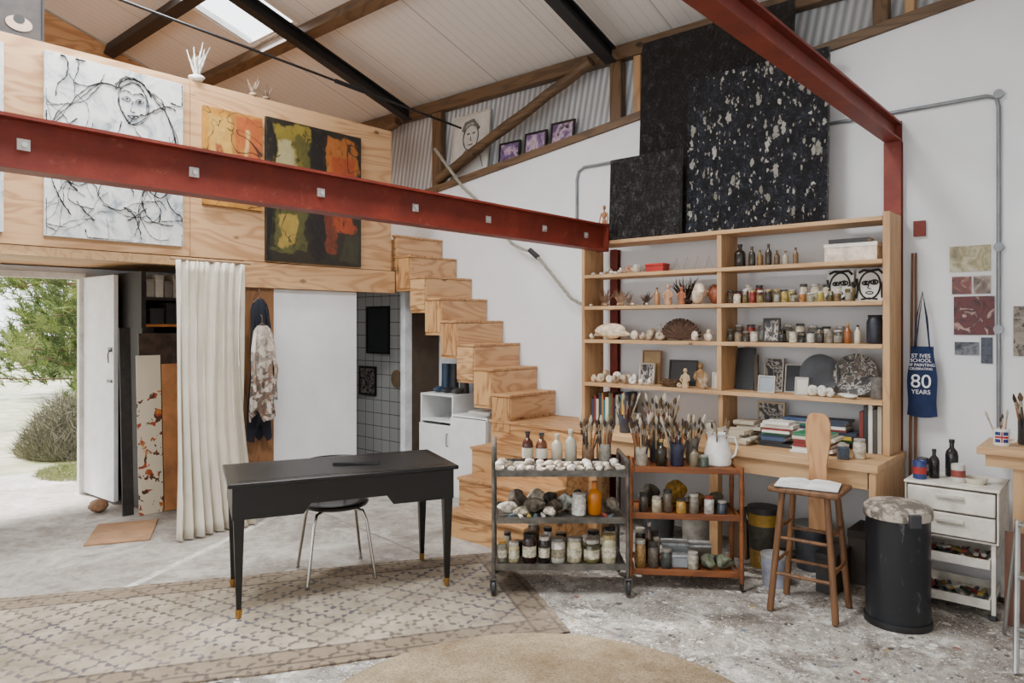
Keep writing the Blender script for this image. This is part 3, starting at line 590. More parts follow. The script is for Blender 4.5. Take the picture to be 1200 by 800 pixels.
for c,h in (((110,38,34),.26),((40,40,44),.3),((216,210,200),.31),((70,66,62),.28),((180,168,150),.3)): book(x,4.93,ZB,.024,.2,h,c,group='tall books beside the end panel',label='tall upright art book at shelf end'); x+=.027
for x,y,h,c in ((-2.9,4.75,.14,(170,158,136)),(-2.78,4.8,.12,(70,60,50)),(-3.02,4.78,.1,(206,198,182)),(-2.62,4.75,.15,(130,100,70)),(-2.5,4.8,.11,(186,178,164)),(-2.42,4.66,.10,(90,60,44)),(-2.34,4.84,.13,(200,190,170)),(-1.37,4.62,.09,(60,70,84)),(-1.30,4.70,.12,(190,180,160))): jar(x,y,ZB,h,.036,c,(160,156,146),'stained jar standing on the bench',group='jars on the bench')
pot(-2.70,4.68,ZB,.14,.045,(90,84,76),'stained pot of brushes on the bench',11); pot(-2.95,4.66,ZB,.13,.042,(60,64,76),'dark pot of brushes on the bench',11); pot(-2.56,4.62,ZB,.15,.040,(150,140,120),'cream pot of brushes on the bench',11)
frame(-2.49,5.09,2.313,1.24,1.64,m_black_paint('plain'),rx=rad(-3),canvas=True,d=.04,name='abstract_painting',label='large thickly textured black canvas leaning on wall')
frame(-2.10,4.985,2.313,1.03,1.19,m_black_paint('flecked'),rx=rad(-2.5),canvas=True,d=.04,name='abstract_painting',label='black canvas flecked with cream paint strokes')
frame(-2.955,4.925,2.313,.64,.66,m_black_paint('small'),rx=rad(-2.5),canvas=True,d=.035,name='abstract_painting',label='smaller textured black canvas on the shelving')
mb=MB(); W=mat((166,110,68),.5)
mb.lathe([(.03,0),(.03,.008)],16).tube([(0,0,.008),(0,.0,.14)],.003,6).blob((0,0,.15),(.017,.012,.022),1,.05).blob((0,0,.195),(.02,.013,.028),1,.05).blob((0,0,.25),(.012,.012,.018),1,.02).tube([(0,0,.22),(0,0,.24)],.005,6)
for s in (-1,1):
    mb.tube([(s*.01,0,.14),(s*.014,-.004,.08),(s*.013,0,.02)],[.008,.007,.005],8).tube([(s*.024,0,.21),(s*.035,-.005,.165),(s*.03,-.02,.12)],[.006,.005,.004],8)
mb.obj('artist_mannequin',W,loc=(-3.36,4.99,2.312),label='small jointed wooden artist mannequin on stand',cat='mannequin').scale=(1.15,1.15,1.15)
# ---------------------------------------------------------------- MEZZANINE ART (face +X)
def panelpic(y0,y1,z0,z1,m,label,name='abstract_painting',draw=None,x=-5.588,d=.03):
    e=thing(name,label,'painting',(x,(y0+y1)/2,z0),rad(90))
    w=y1-y0;h=z1-z0
    bx(-w/2,-d,0,w/2,0,h).obj('stretched_canvas',m,parent=e,bev=.002,smooth=False)
    if draw: draw(w,h,e,d)
    return e
t=NT('grey_white_wash'); t.base(t.ramp(t.noise(5,6,.7,1.0),[(.36,(140,148,154)),(.46,(200,202,202)),(.6,(226,226,222)),(.72,(180,186,188))])); t.rough(.7); t.bump(t.noise(20,4),.3,.004); WH=t.m
def figdraw(w,h,e,d):
    q=random.Random(5); mb=MB(); Y=-d-.001
    def st(pts,r=.006):
        P=[];n=len(pts)
        for i in range(n-1):
            for k in range(6):
                u=k/6; a=pts[max(i-1,0)];b=pts[i];c=pts[i+1];dd=pts[min(i+2,n-1)]
                f=lambda A,B,C_,D:.5*((2*B)+(-A+C_)*u+(2*A-5*B+4*C_-D)*u*u+(-A+3*B-3*C_+D)*u**3)
                P.append((f(a[0],b[0],c[0],dd[0])+q.uniform(-.004,.004),Y,f(a[1],b[1],c[1],dd[1])+q.uniform(-.004,.004)))
        P.append((pts[-1][0],Y,pts[-1][1]))
        P=[(max(-w/2+.01,min(w/2-.01,p[0])),p[1],max(.01,min(h-.01,p[2]))) for p in P]
        mb.tube(P,[r*q.uniform(.3,1.7) for _ in P],5,flat=.3)
    hx,hz=.10,h-.24
    for k in range(3):
        j=lambda:q.uniform(-.014,.014)
        st([(hx-.09+j(),hz+.10+j()),(hx-.11+j(),hz),(hx-.06+j(),hz-.11),(hx+.0,hz-.15+j()),(hx+.08,hz-.09+j()),(hx+.11+j(),hz+.02),(hx+.07+j(),hz+.12),(hx,hz+.15+j()),(hx-.09,hz+.10+j())],.005)
    for s in (-1,1):
        st([(hx+s*.045-.03,hz+.03),(hx+s*.045,hz+.05),(hx+s*.045+.03,hz+.03),(hx+s*.045,hz+.015),(hx+s*.045-.03,hz+.03)],.005); st([(hx+s*.045-.008,hz+.03),(hx+s*.045+.008,hz+.032)],.014)
        st([(hx+s*.045-.04,hz+.075),(hx+s*.045,hz+.09),(hx+s*.045+.04,hz+.07)],.008)
    st([(hx,hz+.02),(hx-.018,hz-.05),(hx+.012,hz-.055)]); st([(hx-.035,hz-.09),(hx,hz-.08),(hx+.035,hz-.09),(hx,hz-.105),(hx-.035,hz-.09)],.007)
    for k in range(3): st([(hx-.12,hz+.08+k*.02),(hx-.05,hz+.17+k*.01),(hx+.06,hz+.17),(hx+.13,hz+.08)],.009)
    for k in range(3):
        st([(hx-.11,hz+.1),(hx-.2-k*.02,hz+.10),(-.22-k*.03,hz-.04),(-.36,hz-.12-k*.03),(-.43,hz-.3),(-.40,hz-.55),(-.24,hz-.64+k*.03),(-.12,hz-.45)],.007)
        st([(hx+.1,hz+.13),(hx+.2,hz+.08-k*.03),(.34,hz-.02),(.42,hz-.2-k*.05),(.41,hz-.5),(.28,hz-.66),(.12,hz-.5)],.007)
        st([(hx-.08,hz-.14),(hx-.12,hz-.24),(-.2,hz-.30+k*.02),(-.3,hz-.42),(-.2,hz-.55),(-.02,hz-.48),(.02,hz-.3)],.006)
    for c in ((-.18,hz-.42),(.17,hz-.42),(.0,.34),(-.24,.30),(.24,.26)):
        rr=q.uniform(.08,.12); st([(c[0]+rr*math.cos(a*.9)*q.uniform(.7,1.3),c[1]+rr*math.sin(a*.9)*q.uniform(.5,1.2)) for a in range(7)],.006)
    for k in range(60):
        x0=q.uniform(-w/2,w/2);z0=q.uniform(.03,h-.5) if k<50 else q.uniform(h-.5,h-.1)
        if k>=50: x0=q.choice([-1,1])*q.uniform(.28,.42)
        a=q.uniform(0,6.28); pts=[(x0,z0)]
        for i in range(q.randint(2,5)): a+=q.uniform(-.7,.7); x0+=.08*math.cos(a); z0+=.09*math.sin(a); pts.append((x0,z0))
        st(pts,q.choice([.003,.005,.010]))
    mb.obj('ink_drawing',INK,parent=e)
panelpic(1.56,2.49,2.23,3.48,WH,'white canvas with scribbled black line figure',draw=figdraw,name='figure_painting')
panelpic(.55,1.33,2.23,3.46,WH,'pale white canvas hung on the plywood')
panelpic(2.65,3.155,2.58,3.36,m_rects('orange_yellow_paint',(200,138,56),[(-.25,-.05,.05,.76,(210,146,46)),(-.20,-.02,.36,.72,(222,172,80)),(.02,.25,.30,.76,(190,98,46)),(.06,.2,.05,.3,(208,134,46)),(-.15,-.1,.2,.5,(164,76,42)),(.1,.13,.3,.66,(222,186,116)),(-.2,.2,.32,.35,(116,60,32))],1),'orange and yellow abstract canvas on plywood')
panelpic(3.19,4.17,2.17,3.39,m_rects('olive_black_paint',(44,38,26),[(-.46,-.06,.74,1.18,(140,122,44)),(-.40,-.22,.66,1.05,(180,168,120)),(-.2,.0,.8,1.1,(92,86,36)),(.06,.46,.62,1.16,(176,104,44)),(.18,.42,.30,1.0,(170,74,36)),(.1,.2,.12,.7,(120,54,32)),(-.44,-.10,.08,.5,(88,86,42)),(-.36,-.2,.15,.42,(170,142,66)),(-.06,.10,.02,1.2,(26,22,18)),(.28,.46,.02,.28,(60,56,36)),(-.49,-.41,.0,1.2,(22,18,15)),(-.3,.3,.55,.7,(40,34,26))],4,.22),'olive, black and rust abstract canvas on plywood')
e=frame(-5.60,1.36,3.542,.42,.32,mat((48,38,34),.5,var=.4,vs=8),(20,18,18),name='small_painting',label='small dark painting of an eye, framed black'); e.rotation_euler=(0,0,rad(90))
MB().lathe([(.0,0),(.07,.001),(.07,.003)],24,M=Matrix.Translation((0.06,.006,.12))@Matrix.Rotation(rad(90),4,'X')).obj('painted_eye_white',mat((190,160,140)),parent=e).scale=(1.1,1,.7)
MB().lathe([(.0,0),(.03,.001),(.03,.004)],20,M=Matrix.Translation((0.06,.004,.12))@Matrix.Rotation(rad(90),4,'X')).obj('painted_iris',INK,parent=e).scale=(1.1,1,.95)
for y,s,c in ((2.62,.30,(226,222,212)),(3.1,.17,(150,130,110)),(3.22,.15,(120,100,84))):
    coral(-5.615,y,3.541,s,c,'dried branching twig ornament on the parapet',name='dried_branch',n=9,cat='branch')
for x0,x1 in ((-4.94,-4.65),(-4.60,-4.31),(-4.27,-3.98)):
    xc=(x0+x1)/2
    frame(xc,5.40,zl(x1)+.022,x1-x0-.01,.235,m_abstract('violet_photo',[(.3,(60,40,70)),(.45,(120,96,140)),(.55,(206,180,196)),(.65,(50,40,60))],6,xc),(34,28,26),rx=rad(-7),label='violet photograph in dark frame on ledge',group='framed photographs on the ledge',bd=.02)
e=frame(-5.36,5.40,3.195,.54,.68,mat((206,204,198),.7,var=.1,vs=4),(206,200,188),rx=rad(-5),label='pencil portrait on pale board on ledge',name='portrait_drawing')
mb=MB()
for k in range(3): mb.tube([(.11*math.cos(a*.4)+R.uniform(-.006,.006),.004,.42+.14*math.sin(a*.4)+R.uniform(-.006,.006)) for a in range(17)],.004,5)
mb.tube([(-.05,.004,.46),(-.02,.004,.465)],.009,5).tube([(.03,.004,.46),(.06,.004,.465)],.009,5).tube([(0,.004,.43),(.0,.004,.39),(.015,.004,.385)],.004,5).tube([(-.03,.004,.34),(.03,.004,.345)],.006,5).tube([(-.12,.004,.5),(-.08,.004,.58),(.03,.004,.6),(.12,.004,.5)],.02,5).tube([(-.05,.004,.3),(-.16,.004,.2),(-.22,.004,.08)],.005,5).tube([(.05,.004,.3),(.16,.004,.2),(.2,.004,.08)],.005,5)
mb.obj('pencil_lines',mat((110,108,106)),parent=e)
P=[(-5.66,5.2,3.5),(-5.45,5.19,3.28),(-5.2,5.17,3.02),(-4.97,5.15,2.86),(-4.72,5.15,2.6),(-4.52,5.15,2.40),(-4.38,5.15,2.335),(-4.256,5.15,2.30),(-4.12,5.15,2.17),(-3.956,5.15,2.0),(-3.82,5.15,1.86),(-3.70,5.2,1.79)]
e=thing('rope_handrail','thick natural rope handrail slung along white wall','rope',P[0])
d=Vector(P[0]); mb=MB(); fine=[]
for i in range(len(P)-1):
    for k in range(8): fine.append(Vector(P[i]).lerp(Vector(P[i+1]),k/8)-d)
for ph in (0,2.09,4.19):
    mb.tube([p+Vector((.008*math.cos(j*.8+ph),.008*math.sin(j*.8+ph),.005*math.sin(j*.8+ph))) for j,p in enumerate(fine)],.009,6)
mb.obj('rope_strands',mat((150,146,134),.9,var=.2,vs=60,bump=.5,bs=200),parent=e)
MB().tube([Vector((-4.30,5.15,2.325))-d,Vector((-4.2,5.15,2.25))-d],.024,10).obj('binding',mat((34,34,36)),parent=e,label='black tape binding')
CG=mat((130,134,138),.4,.5)
e=thing('electrical_conduit','galvanised electrical conduit with junction boxes on wall','conduit',(-.657,5.235,1.0)); d=Vector((-.657,5.235,1.0))
MB().tube([Vector(p)-d for p in ((-1.68,5.235,3.03),(-.72,5.235,3.03),(-.67,5.235,3.01),(-.657,5.235,2.95),(-.657,5.235,1.0))],.0125,10).obj('pipe',CG,parent=e)
for p in ((-.657,5.235,3.03),(-1.35,5.235,3.03),(-.657,5.235,2.1),(-.657,5.235,1.6)):
    MB().lathe([(.024,-.012),(.027,-.006),(.027,.016)],14,M=Matrix.Translation(Vector(p)-d)@Matrix.Rotation(rad(90),4,'X')).obj('junction_box',CG,parent=e)
e=thing('electrical_conduit','short grey conduit bend on the white wall','conduit',(-3.82,5.235,2.5)); d=Vector((-3.82,5.235,2.5))
MB().tube([Vector(p)-d for p in ((-3.82,5.235,2.5),(-3.82,5.235,2.93),(-3.80,5.235,3.0),(-3.74,5.235,3.03),(-3.3,5.235,3.03))],.0125,10).obj('pipe',CG,parent=e)
for x0,x1,z0,z1,st,l in ((-.918,-.70,1.96,2.12,[(.3,(204,200,176)),(.5,(166,156,118)),(.65,(120,116,96))],'faded landscape photograph taped to wall'),
  (-.905,-.80,1.82,1.93,[(.3,(170,160,154)),(.5,(120,66,60)),(.65,(60,56,60))],'small colour photo taped to wall'),(-.79,-.70,1.82,1.93,[(.3,(190,180,170)),(.5,(130,110,100)),(.65,(80,74,74))],'small colour photo taped to wall'),
  (-.895,-.68,1.565,1.805,[(.3,(44,28,30)),(.45,(96,40,40)),(.55,(60,32,38)),(.62,(170,134,124))],'dark red collage print taped to wall'),
  (-.89,-.76,1.44,1.52,[(.3,(50,56,66)),(.5,(110,114,120)),(.65,(40,44,54))],'dark blue photo taped to wall'),(-.75,-.69,1.39,1.55,[(.3,(36,40,54)),(.5,(70,76,90)),(.65,(30,34,44))],'narrow dark photo taped to wall'),
  (-.585,-.42,1.44,1.74,[(.3,(60,54,50)),(.5,(150,140,126)),(.65,(40,38,40))],'dark print pinned to the white wall')):
    bx(x0,5.243,z0,x1,5.248,z1).obj('wall_photo',m_abstract('photo_%d'%int(abs(x0*1000)),st,12,x0),label=l,cat='photograph',group='photos taped to the wall',smooth=False)
# tote bag
NAVY=mat((22,40,80),.85,var=.1,vs=20,bump=.3,bs=200)
e=thing('tote_bag','navy cotton tote bag with white anniversary lettering','bag',(-1.055,5.16,1.05))
nx,nz=12,14
mb=MB()
for side in (0,1):
    o=[]
    for j in range(nz+1):
        for i in range(nx+1):
            u=i/nx;v=j/nz; w=.086*(1-.22*v**2); dy=.028*math.sin(math.pi*u)*(1-v*.5)*(math.sin(math.pi*min(1,v*1.2+.15)))
            o.append(((u*2-1)*w+.005*math.sin(9*v+3*u),(-dy-.001 if side==0 else dy*.7+.001),v*.44-.012*math.sin(math.pi*u)*(1-v)))
    mb.add(o,[(j*(nx+1)+i,j*(nx+1)+i+1,(j+1)*(nx+1)+i+1,(j+1)*(nx+1)+i) for j in range(nz) for i in range(nx)])
mb.obj('bag_body',NAVY,parent=e)
MB().tube([(-.045,-.008,.42),(-.03,-.005,.62),(0,.01,.79),(.03,-.005,.62),(.045,-.008,.42)],.008,6,flat=.4).tube([(-.04,.012,.42),(-.02,.015,.62),(0,.02,.78),(.02,.015,.62),(.04,.012,.42)],.008,6,flat=.4).obj('strap',NAVY,parent=e)
TW=mat((232,234,238),.8,bump=0,var=0)
for b,s,z in (('ST IVES',.034,.370),('SCHOOL',.030,.342),('OF PAINTING',.0255,.315),('CELEBRATING',.0205,.292),('80',.120,.180),('YEARS',.038,.140)):
    text(b,s,e,TW,(0,-.0335,z),(rad(90),0,0))
for i,(x,dx) in enumerate(((-1.135,.01),(-1.10,-.005))):
    MB().tube([(0,0,0),(dx*.4,.02,.7),(dx,.04,1.35)],[.010,.009,.007],8).obj('wooden_pole',mat((118,78,48),.6),loc=(x,5.19,0),label='slim brown wooden pole leaning on wall',cat='pole').scale=(1,1,1.55)
# ---------------------------------------------------------------- FLOOR THINGS
ra=math.atan2(-.85,-.53)
c=Vector((-2.26,3.06,0))+Vector((-.53,-.85,0))*2.1+Vector((-.85,.53,0))*.70
edge=[]; q=random.Random(9)
for (ax_,ay_),(bx_,by_) in (((-2.1,-.7),(2.1,-.7)),((2.1,-.7),(2.1,.7)),((2.1,.7),(-2.1,.7)),((-2.1,.7),(-2.1,-.7))):
    n_=40 if abs(bx_-ax_)>2 else 16
    for i in range(n_): edge.append((ax_+(bx_-ax_)*i/n_+q.uniform(-.009,.009),ay_+(by_-ay_)*i/n_+q.uniform(-.009,.009)))
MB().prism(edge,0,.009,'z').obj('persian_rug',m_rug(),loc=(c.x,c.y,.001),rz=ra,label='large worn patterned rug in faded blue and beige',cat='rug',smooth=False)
MB().lathe([(1.0,0),(1.015,.004),(1.0,.008),(.3,.009)],72).obj('jute_rug',m_jute(),loc=(-1.726,2.144,.0105),label='round worn natural jute rug',cat='rug')
bx(-.3,-.22,0,.3,.22,.012).obj('door_mat',mat((156,120,86),.95,bump=.5,bs=150),loc=(-6.0,2.22,.001),rz=rad(-28),label='tan coir doormat on the concrete floor',cat='mat',bev=.003)
stone(-6.83,2.33,0,(.10,.07,.055),(130,94,66),'brown rock used as a doorstop',None,'rock','stone')
# DESK
BK=mat((10,10,11),.34,var=.1,bump=.03)
GOLD=mat((176,136,70),.3,.9,bump=0)
e=thing('writing_desk','black painted writing desk with tapered legs','desk',(-3.73,2.64,.012),math.atan2(.911,.412))
bx(-.665,-.315,.725,.665,.315,.75).obj('desk_top',BK,parent=e,bev=.006)
bx(-.60,-.25,.7501,.60,.25,.7515).obj('writing_surface',mat((17,18,20),.4,bump=.05),parent=e,label='dark leather writing surface')
MB().tube([(-.61,-.26,.7508),(.61,-.26,.7508),(.61,.26,.7508),(-.61,.26,.7508)],.001,4,closed=True).obj('inlay_line',mat((70,58,40),.5),parent=e)
ap=[(-.64,.724),(-.64,.545),(-.26,.545),(-.22,.60),(.22,.60),(.26,.545),(.64,.545),(.64,.724)]
MB().prism(ap,-.29,-.27,'y').obj('front_apron',BK,parent=e,bev=.002,smooth=False)
MB().prism(ap,.27,.29,'y').obj('back_apron',BK,parent=e,bev=.002,smooth=False)
for s in (-1,1): bx(min(s*.64,s*.62),-.27,.545,max(s*.64,s*.62),.27,.724).obj('side_apron',BK,parent=e,bev=.002,smooth=False)
for s in (-1,1):
    bx(min(s*.27,s*.61),-.268,.56,max(s*.27,s*.61),.268,.565).obj('drawer_bottom',BK,parent=e,smooth=False)
    dd=bx(min(s*.27,s*.61),.291,.56,max(s*.27,s*.61),.299,.71).obj('drawer',BK,parent=e,bev=.002,smooth=False)
    MB().lathe([(.006,0),(.014,.012),(.01,.02)],12,M=Matrix.Translation((s*.44,.299,.635))@Matrix.Rotation(rad(-90),4,'X')).obj('knob',GOLD,parent=dd)
for sx in (-1,1):
    for sy in (-1,1):
        x,y=sx*.605,sy*.26
        MB().add([(x+a*w,y+b*w,z) for (z,w) in ((.05,.0135),(.56,.029),(.7,.029)) for a,b in ((-1,-1),(1,-1),(1,1),(-1,1))],
          [(0,3,2,1),(8,9,10,11)]+[(4*j+i,4*j+(i+1)%4,4*(j+1)+(i+1)%4,4*(j+1)+i) for j in range(2) for i in range(4)]).obj('leg',BK,parent=e,smooth=False,bev=.002)
        MB().lathe([(.011,0),(.015,.004),(.0195,.05)],4,c=(x,y,0)).obj('foot_cap',GOLD,parent=e,label='brass foot cap')
dloc=lambda x,y:(Matrix.Translation((-3.73,2.64,0))@Matrix.Rotation(math.atan2(.911,.412),4,'Z')@Vector((x,y,0)))
p=dloc(.10,.0); e=thing('notebook','slim black notebook lying on the desk','notebook',(p.x,p.y,.765),rad(48)); bx(-.14,-.05,0,.14,.05,.006).obj('cover',mat((12,12,13),.4),parent=e,bev=.001); bx(-.137,-.047,.006,.137,.047,.011).obj('pages',mat((70,68,66),.6),parent=e); bx(-.14,-.05,.011,.14,.05,.014).obj('cover',mat((12,12,13),.4),parent=e)
# CHAIR
e=thing('chair','round black seated chair with chrome legs, under desk','chair',(-3.95,2.76,.012),math.atan2(.911,.412))
MB().lathe([(.03,.0),(.17,.004),(.205,.018),(.213,.035),(.2,.042),(.12,.034),(.02,.028)],36,c=(0,0,.43),sy=.93).obj('seat',mat((14,14,16),.35,bump=.02),parent=e)
CH=mat((190,188,184),.18,1,var=.05,bump=0)
for sx in (-1,1):
    for sy in (-1,1):
        MB().tube([(sx*.09,sy*.09,.437),(sx*.145,sy*.145,.425),(sx*.165,sy*.165,.36),(sx*.21,sy*.21,.008)],.0105,10).lathe([(.014,0),(.014,.012)],10,c=(sx*.21,sy*.21,0)).obj('leg',CH,parent=e)
MB().tube([(.2*math.cos(a),.19*math.sin(a)*1.0,.71) for a in [rad(40+i*10) for i in range(11)]],.018,8,flat=1.5).obj('backrest',mat((14,14,16),.35,bump=.02),parent=e)
for a in (60,120): MB().tube([(.16*math.cos(rad(a)),.16*math.sin(rad(a)),.44),(.2*math.cos(rad(a)),.19*math.sin(rad(a)),.69)],.009,8).obj('back_support',CH,parent=e)
# METAL TROLLEY
TA=rad(41.3); TC=Vector((-2.75,3.575,.0115))
MT=Matrix.Translation(TC)@Matrix.Rotation(TA,4,'Z'); tw=lambda x,y:MT@Vector((x,y,0))
STL=mat((104,102,98),.38,.75,var=.3,vs=12,bump=.1)
e=thing('metal_trolley','grey steel three-shelf trolley on castors','trolley',TC,TA)
shz=[.735,.455,.175]; dz=TC.z-.006
for z in shz:
    MB().box(-.385,-.19,z-.012,.385,.19,z-.008).box(-.385,-.195,z-.03,.385,-.19,z+.008).box(-.385,.19,z-.03,.385,.195,z+.008).box(-.39,-.195,z-.03,-.385,.195,z+.008).box(.385,-.195,z-.03,.39,.195,z+.008).obj('shelf_tray',STL,parent=e,smooth=False)
for sx in (-1,1):
    for sy in (-1,1):
        X_,Y_=sx*.402,sy*.2
        MB().tube([(X_,Y_,.12),(X_,Y_,.88 if sx<0 else .8)],.0115,10).obj('post',STL,parent=e)
        c_=MB().tube([(X_,Y_,.12),(X_,Y_,.10)],.009,8).box(X_-.022,Y_-.026,.04,X_-.016,Y_+.026,.10).box(X_+.016,Y_-.026,.04,X_+.022,Y_+.026,.10).box(X_-.022,Y_-.026,.096,X_+.022,Y_+.026,.104).obj('castor',STL,parent=e)
        MB().lathe([(.038,-.014),(.046,-.008),(.046,.008),(.038,.014)],24,M=Matrix.Translation((X_,Y_,.0465))@Matrix.Rotation(rad(90),4,'Y')).obj('wheel',mat((40,40,42),.5),parent=c_)
    MB().tube([(sx*.402,-.2,.88 if sx<0 else .8),(sx*.402,.2,.88 if sx<0 else .8)],.0115,10).obj('handle',STL,parent=e)
proto=None
for j in range(4):
    for i in range(13):
        p=tw(-.36+i*.06+R.uniform(-.01,.01),-.16+j*.062+R.uniform(-.01,.01)); zz=shz[0]+dz
        if proto is None:
            rr=.028
            proto=MB().lathe([(rr*.5,0),(rr,rr*.5),(rr*1.05,rr*.8),(rr*.97,rr*.8),(rr*.9,rr*.5),(rr*.4,.006)],16).obj('shell_dish',mat((206,196,180),.5,var=.3,vs=20),loc=(p.x,p.y,zz),label='pale shell-like paint dish on trolley top',cat='dish',group='paint dishes on the trolley')
        elif R.random()<.6:
            k=R.uniform(.7,1.15)
            MB().blob((0,0,.022*k),(.032*k,.024*k,.022*k),R.randint(0,99),.3,12,8).obj('scallop_shell',mat(R.choice([(206,196,184),(166,152,134),(222,216,206),(130,118,102),(190,176,156)]),.5,var=.25,vs=30),loc=(p.x,p.y,zz),rz=R.uniform(0,6),label='pale sea shell among paint dishes on trolley',cat='shell',group='shells on the trolley')
        else: dup(proto,(p.x,p.y,zz),R.uniform(0,6))
zt=shz[0]+dz
for lx,ly,h,r_,c,cap,lab in ((-.19,.145,.20,.036,(60,30,18),(24,24,24),(176,170,152)),(-.10,.145,.19,.038,(86,48,24),(30,30,30),(196,190,176)),(.0,.15,.18,.036,(186,178,160),(170,164,156),None),(.09,.15,.21,.038,(176,174,158),(180,178,168),None)):
    p=tw(lx,ly); bottle(p.x,p.y,zt,h,r_,c,cap,lab=lab,trans=.3 if lab is None else 0,label='amber medium bottle with paper label on trolley' if lab else 'clear glass bottle standing on the trolley top')
for lx,ly,c in ((.2,.14,(120,94,70)),(.31,.145,(150,144,134))):
    p=tw(lx,ly); pot(p.x,p.y,zt,.12,.04,c,'pot crammed with artist brushes on trolley',13)
def crumple(x,y,z,r,col,label,name='cloth_rag',cat='cloth'):
    return MB().blob((0,0,r[2]),r,R.randint(0,999),.6,26,16).obj(name,mat(col,.85,var=.5,vs=26,bump=.9,bs=30),loc=(x,y,z),rz=R.uniform(0,6),label=label,cat=cat)
zm=shz[1]+dz
for lx,ly,c,r_ in ((-.31,-.04,(190,180,162),(.045,.05,.035)),(-.26,.09,(100,90,78),(.05,.05,.06)),(-.23,-.12,(150,138,118),(.04,.035,.03)),(-.15,-.02,(120,110,94),(.045,.05,.045)),(-.13,.1,(176,164,144),(.05,.05,.06)),(-.05,.1,(64,58,52),(.045,.045,.05)),(-.06,-.12,(196,184,166),(.04,.035,.03)),(-.02,-.01,(90,80,66),(.04,.04,.04)),(.05,.05,(206,200,186),(.04,.045,.05)),(.33,.0,(130,120,106),(.03,.06,.045)),(.2,.1,(176,164,146),(.05,.045,.05)),(.13,.08,(70,64,60),(.04,.04,.06))):
    p=tw(lx,ly); crumple(p.x,p.y,zm,r_,c,'crumpled paint rag on the trolley shelf')
for i in range(9):
    p=tw(-.33+i*.045 if i<7 else .27+.04*(i-7),-.155+.02*(i%2)); c_=R.choice([(196,190,178),(80,96,104),(140,54,46),(190,164,70),(200,196,186),(60,60,56)])
    MB().tube([(-.04,0,.012),(.018,0,.012),(.046,0,.012)],[.012,.011,.005],8,flat=.7).obj('paint_tube',mat(c_,.4),loc=(p.x,p.y,zm+.002),rz=TA+R.uniform(.6,2.2),label='squeezed paint tube lying on the trolley shelf',cat='paint tube',group='paint tubes on the trolley')
p=tw(.12,-.08); jar(p.x,p.y,zm,.13,.045,(206,202,192),(210,208,200),'white plastic tub with lid on trolley')
p=tw(.22,-.06); bottle(p.x,p.y,zm,.2,.044,(196,116,24),(180,94,22),label='orange plastic paint bottle on the trolley')
zb=shz[2]+dz
for lx,c,l,h,r_,g in ((-.35,(120,116,100),(166,126,56),.13,.028,0),(-.28,(176,164,124),(196,192,182),.12,.033,0),(-.185,(40,20,15),(30,28,28),.18,.042,0),(-.095,(36,26,24),(190,180,170),.16,.034,0),(-.01,(196,190,178),(110,106,100),.15,.044,0),(.09,(180,170,138),(160,156,146),.15,.046,0),(.195,(170,158,104),(166,160,150),.14,.048,1),(.30,(176,168,136),(170,150,100),.17,.044,0)):
    p=tw(lx,-.11+R.uniform(-.01,.01)); e2=jar(p.x,p.y,zb,h,r_,c,l,'large jar of paint on the trolley base',group='jars on the trolley base',glass=bool(g))
    MB().lathe([(r_*1.012,h*.22),(r_*1.012,h*.58)],18).obj('paper_label',mat((190,182,160) if lx!=-.01 else (130,120,100),.7,var=.4,vs=50),parent=e2)
    p=tw(lx+.03,.05+R.uniform(-.02,.03)); jar(p.x,p.y,zb,h*R.uniform(.7,1.2),r_*.9,R.choice([(60,50,44),(160,150,130),(100,74,48),(190,186,176)]),R.choice([(40,38,38),(170,166,156)]),'large jar of paint on the trolley base',group='jars on the trolley base')
# WOODEN TROLLEY
WA=rad(35); WC=Vector((-2.2,4.15,0)); MW=Matrix.Translation(WC)@Matrix.Rotation(WA,4,'Z'); ww=lambda x,y:MW@Vector((x,y,0))
e=thing('wooden_trolley','reddish wooden tea trolley used for paints','trolley',WC,WA)
wz=[.745,.46,.115]
for z,nm in zip(wz,('top_tray','shelf','shelf')):
    MB().box(-.30,-.15,z-.018,.30,.15,z-.004).box(-.31,-.165,z-.03,.31,-.15,z+.008).box(-.31,.15,z-.03,.31,.165,z+.008).box(-.325,-.165,z-.03,-.31,.165,z+.008).box(.31,-.165,z-.03,.325,.165,z+.008).obj(nm,TROLW,parent=e,bev=.004,smooth=False)
for sx in (-1,1):
    for sy in (-1,1):
        MB().lathe([(.012,.05),(.016,.09),(.013,.14),(.016,.3),(.013,.45),(.016,.6),(.013,.76)],12,c=(sx*.335,sy*.16,0)).obj('post',TROLW,parent=e)
        MB().lathe([(.02,-.008),(.025,-.004),(.025,.004),(.02,.008)],16,M=Matrix.Translation((sx*.335,sy*.16,.0255))@Matrix.Rotation(rad(90),4,'Y')).box(sx*.335-.012,sy*.16-.008,.02,sx*.335-.009,sy*.16+.008,.06).box(sx*.335+.009,sy*.16-.008,.02,sx*.335+.012,sy*.16+.008,.06).obj('castor',mat((60,52,44),.4,.6),parent=e)
z0=wz[0]-.003
for lx,ly,h,r_,c,l in ((-.26,-.06,.12,.038,(176,168,152),'cream pot full of brushes on trolley'),(-.16,.06,.14,.04,(50,50,54),'dark pot full of brushes on trolley'),(-.26,.08,.13,.04,(110,70,44),'brown pot full of brushes on trolley'),(-.04,-.05,.14,.042,(50,52,72),'blue glazed pot full of brushes'),(-.04,.09,.15,.042,(186,180,166),'white pot full of brushes on trolley'),(.07,.08,.16,.04,(100,92,82),'grey pot full of brushes on trolley')):
    p=ww(lx,ly); pot(p.x,p.y,z0,h,r_,c,l,13)
p=ww(-.14,-.09); bottle(p.x,p.y,z0,.17,.034,(40,34,22),(160,130,70),label='dark square bottle among brush pots'); p=ww(.06,-.1); bottle(p.x,p.y,z0,.13,.028,(110,100,80),label='small glass bottle among the brush pots')
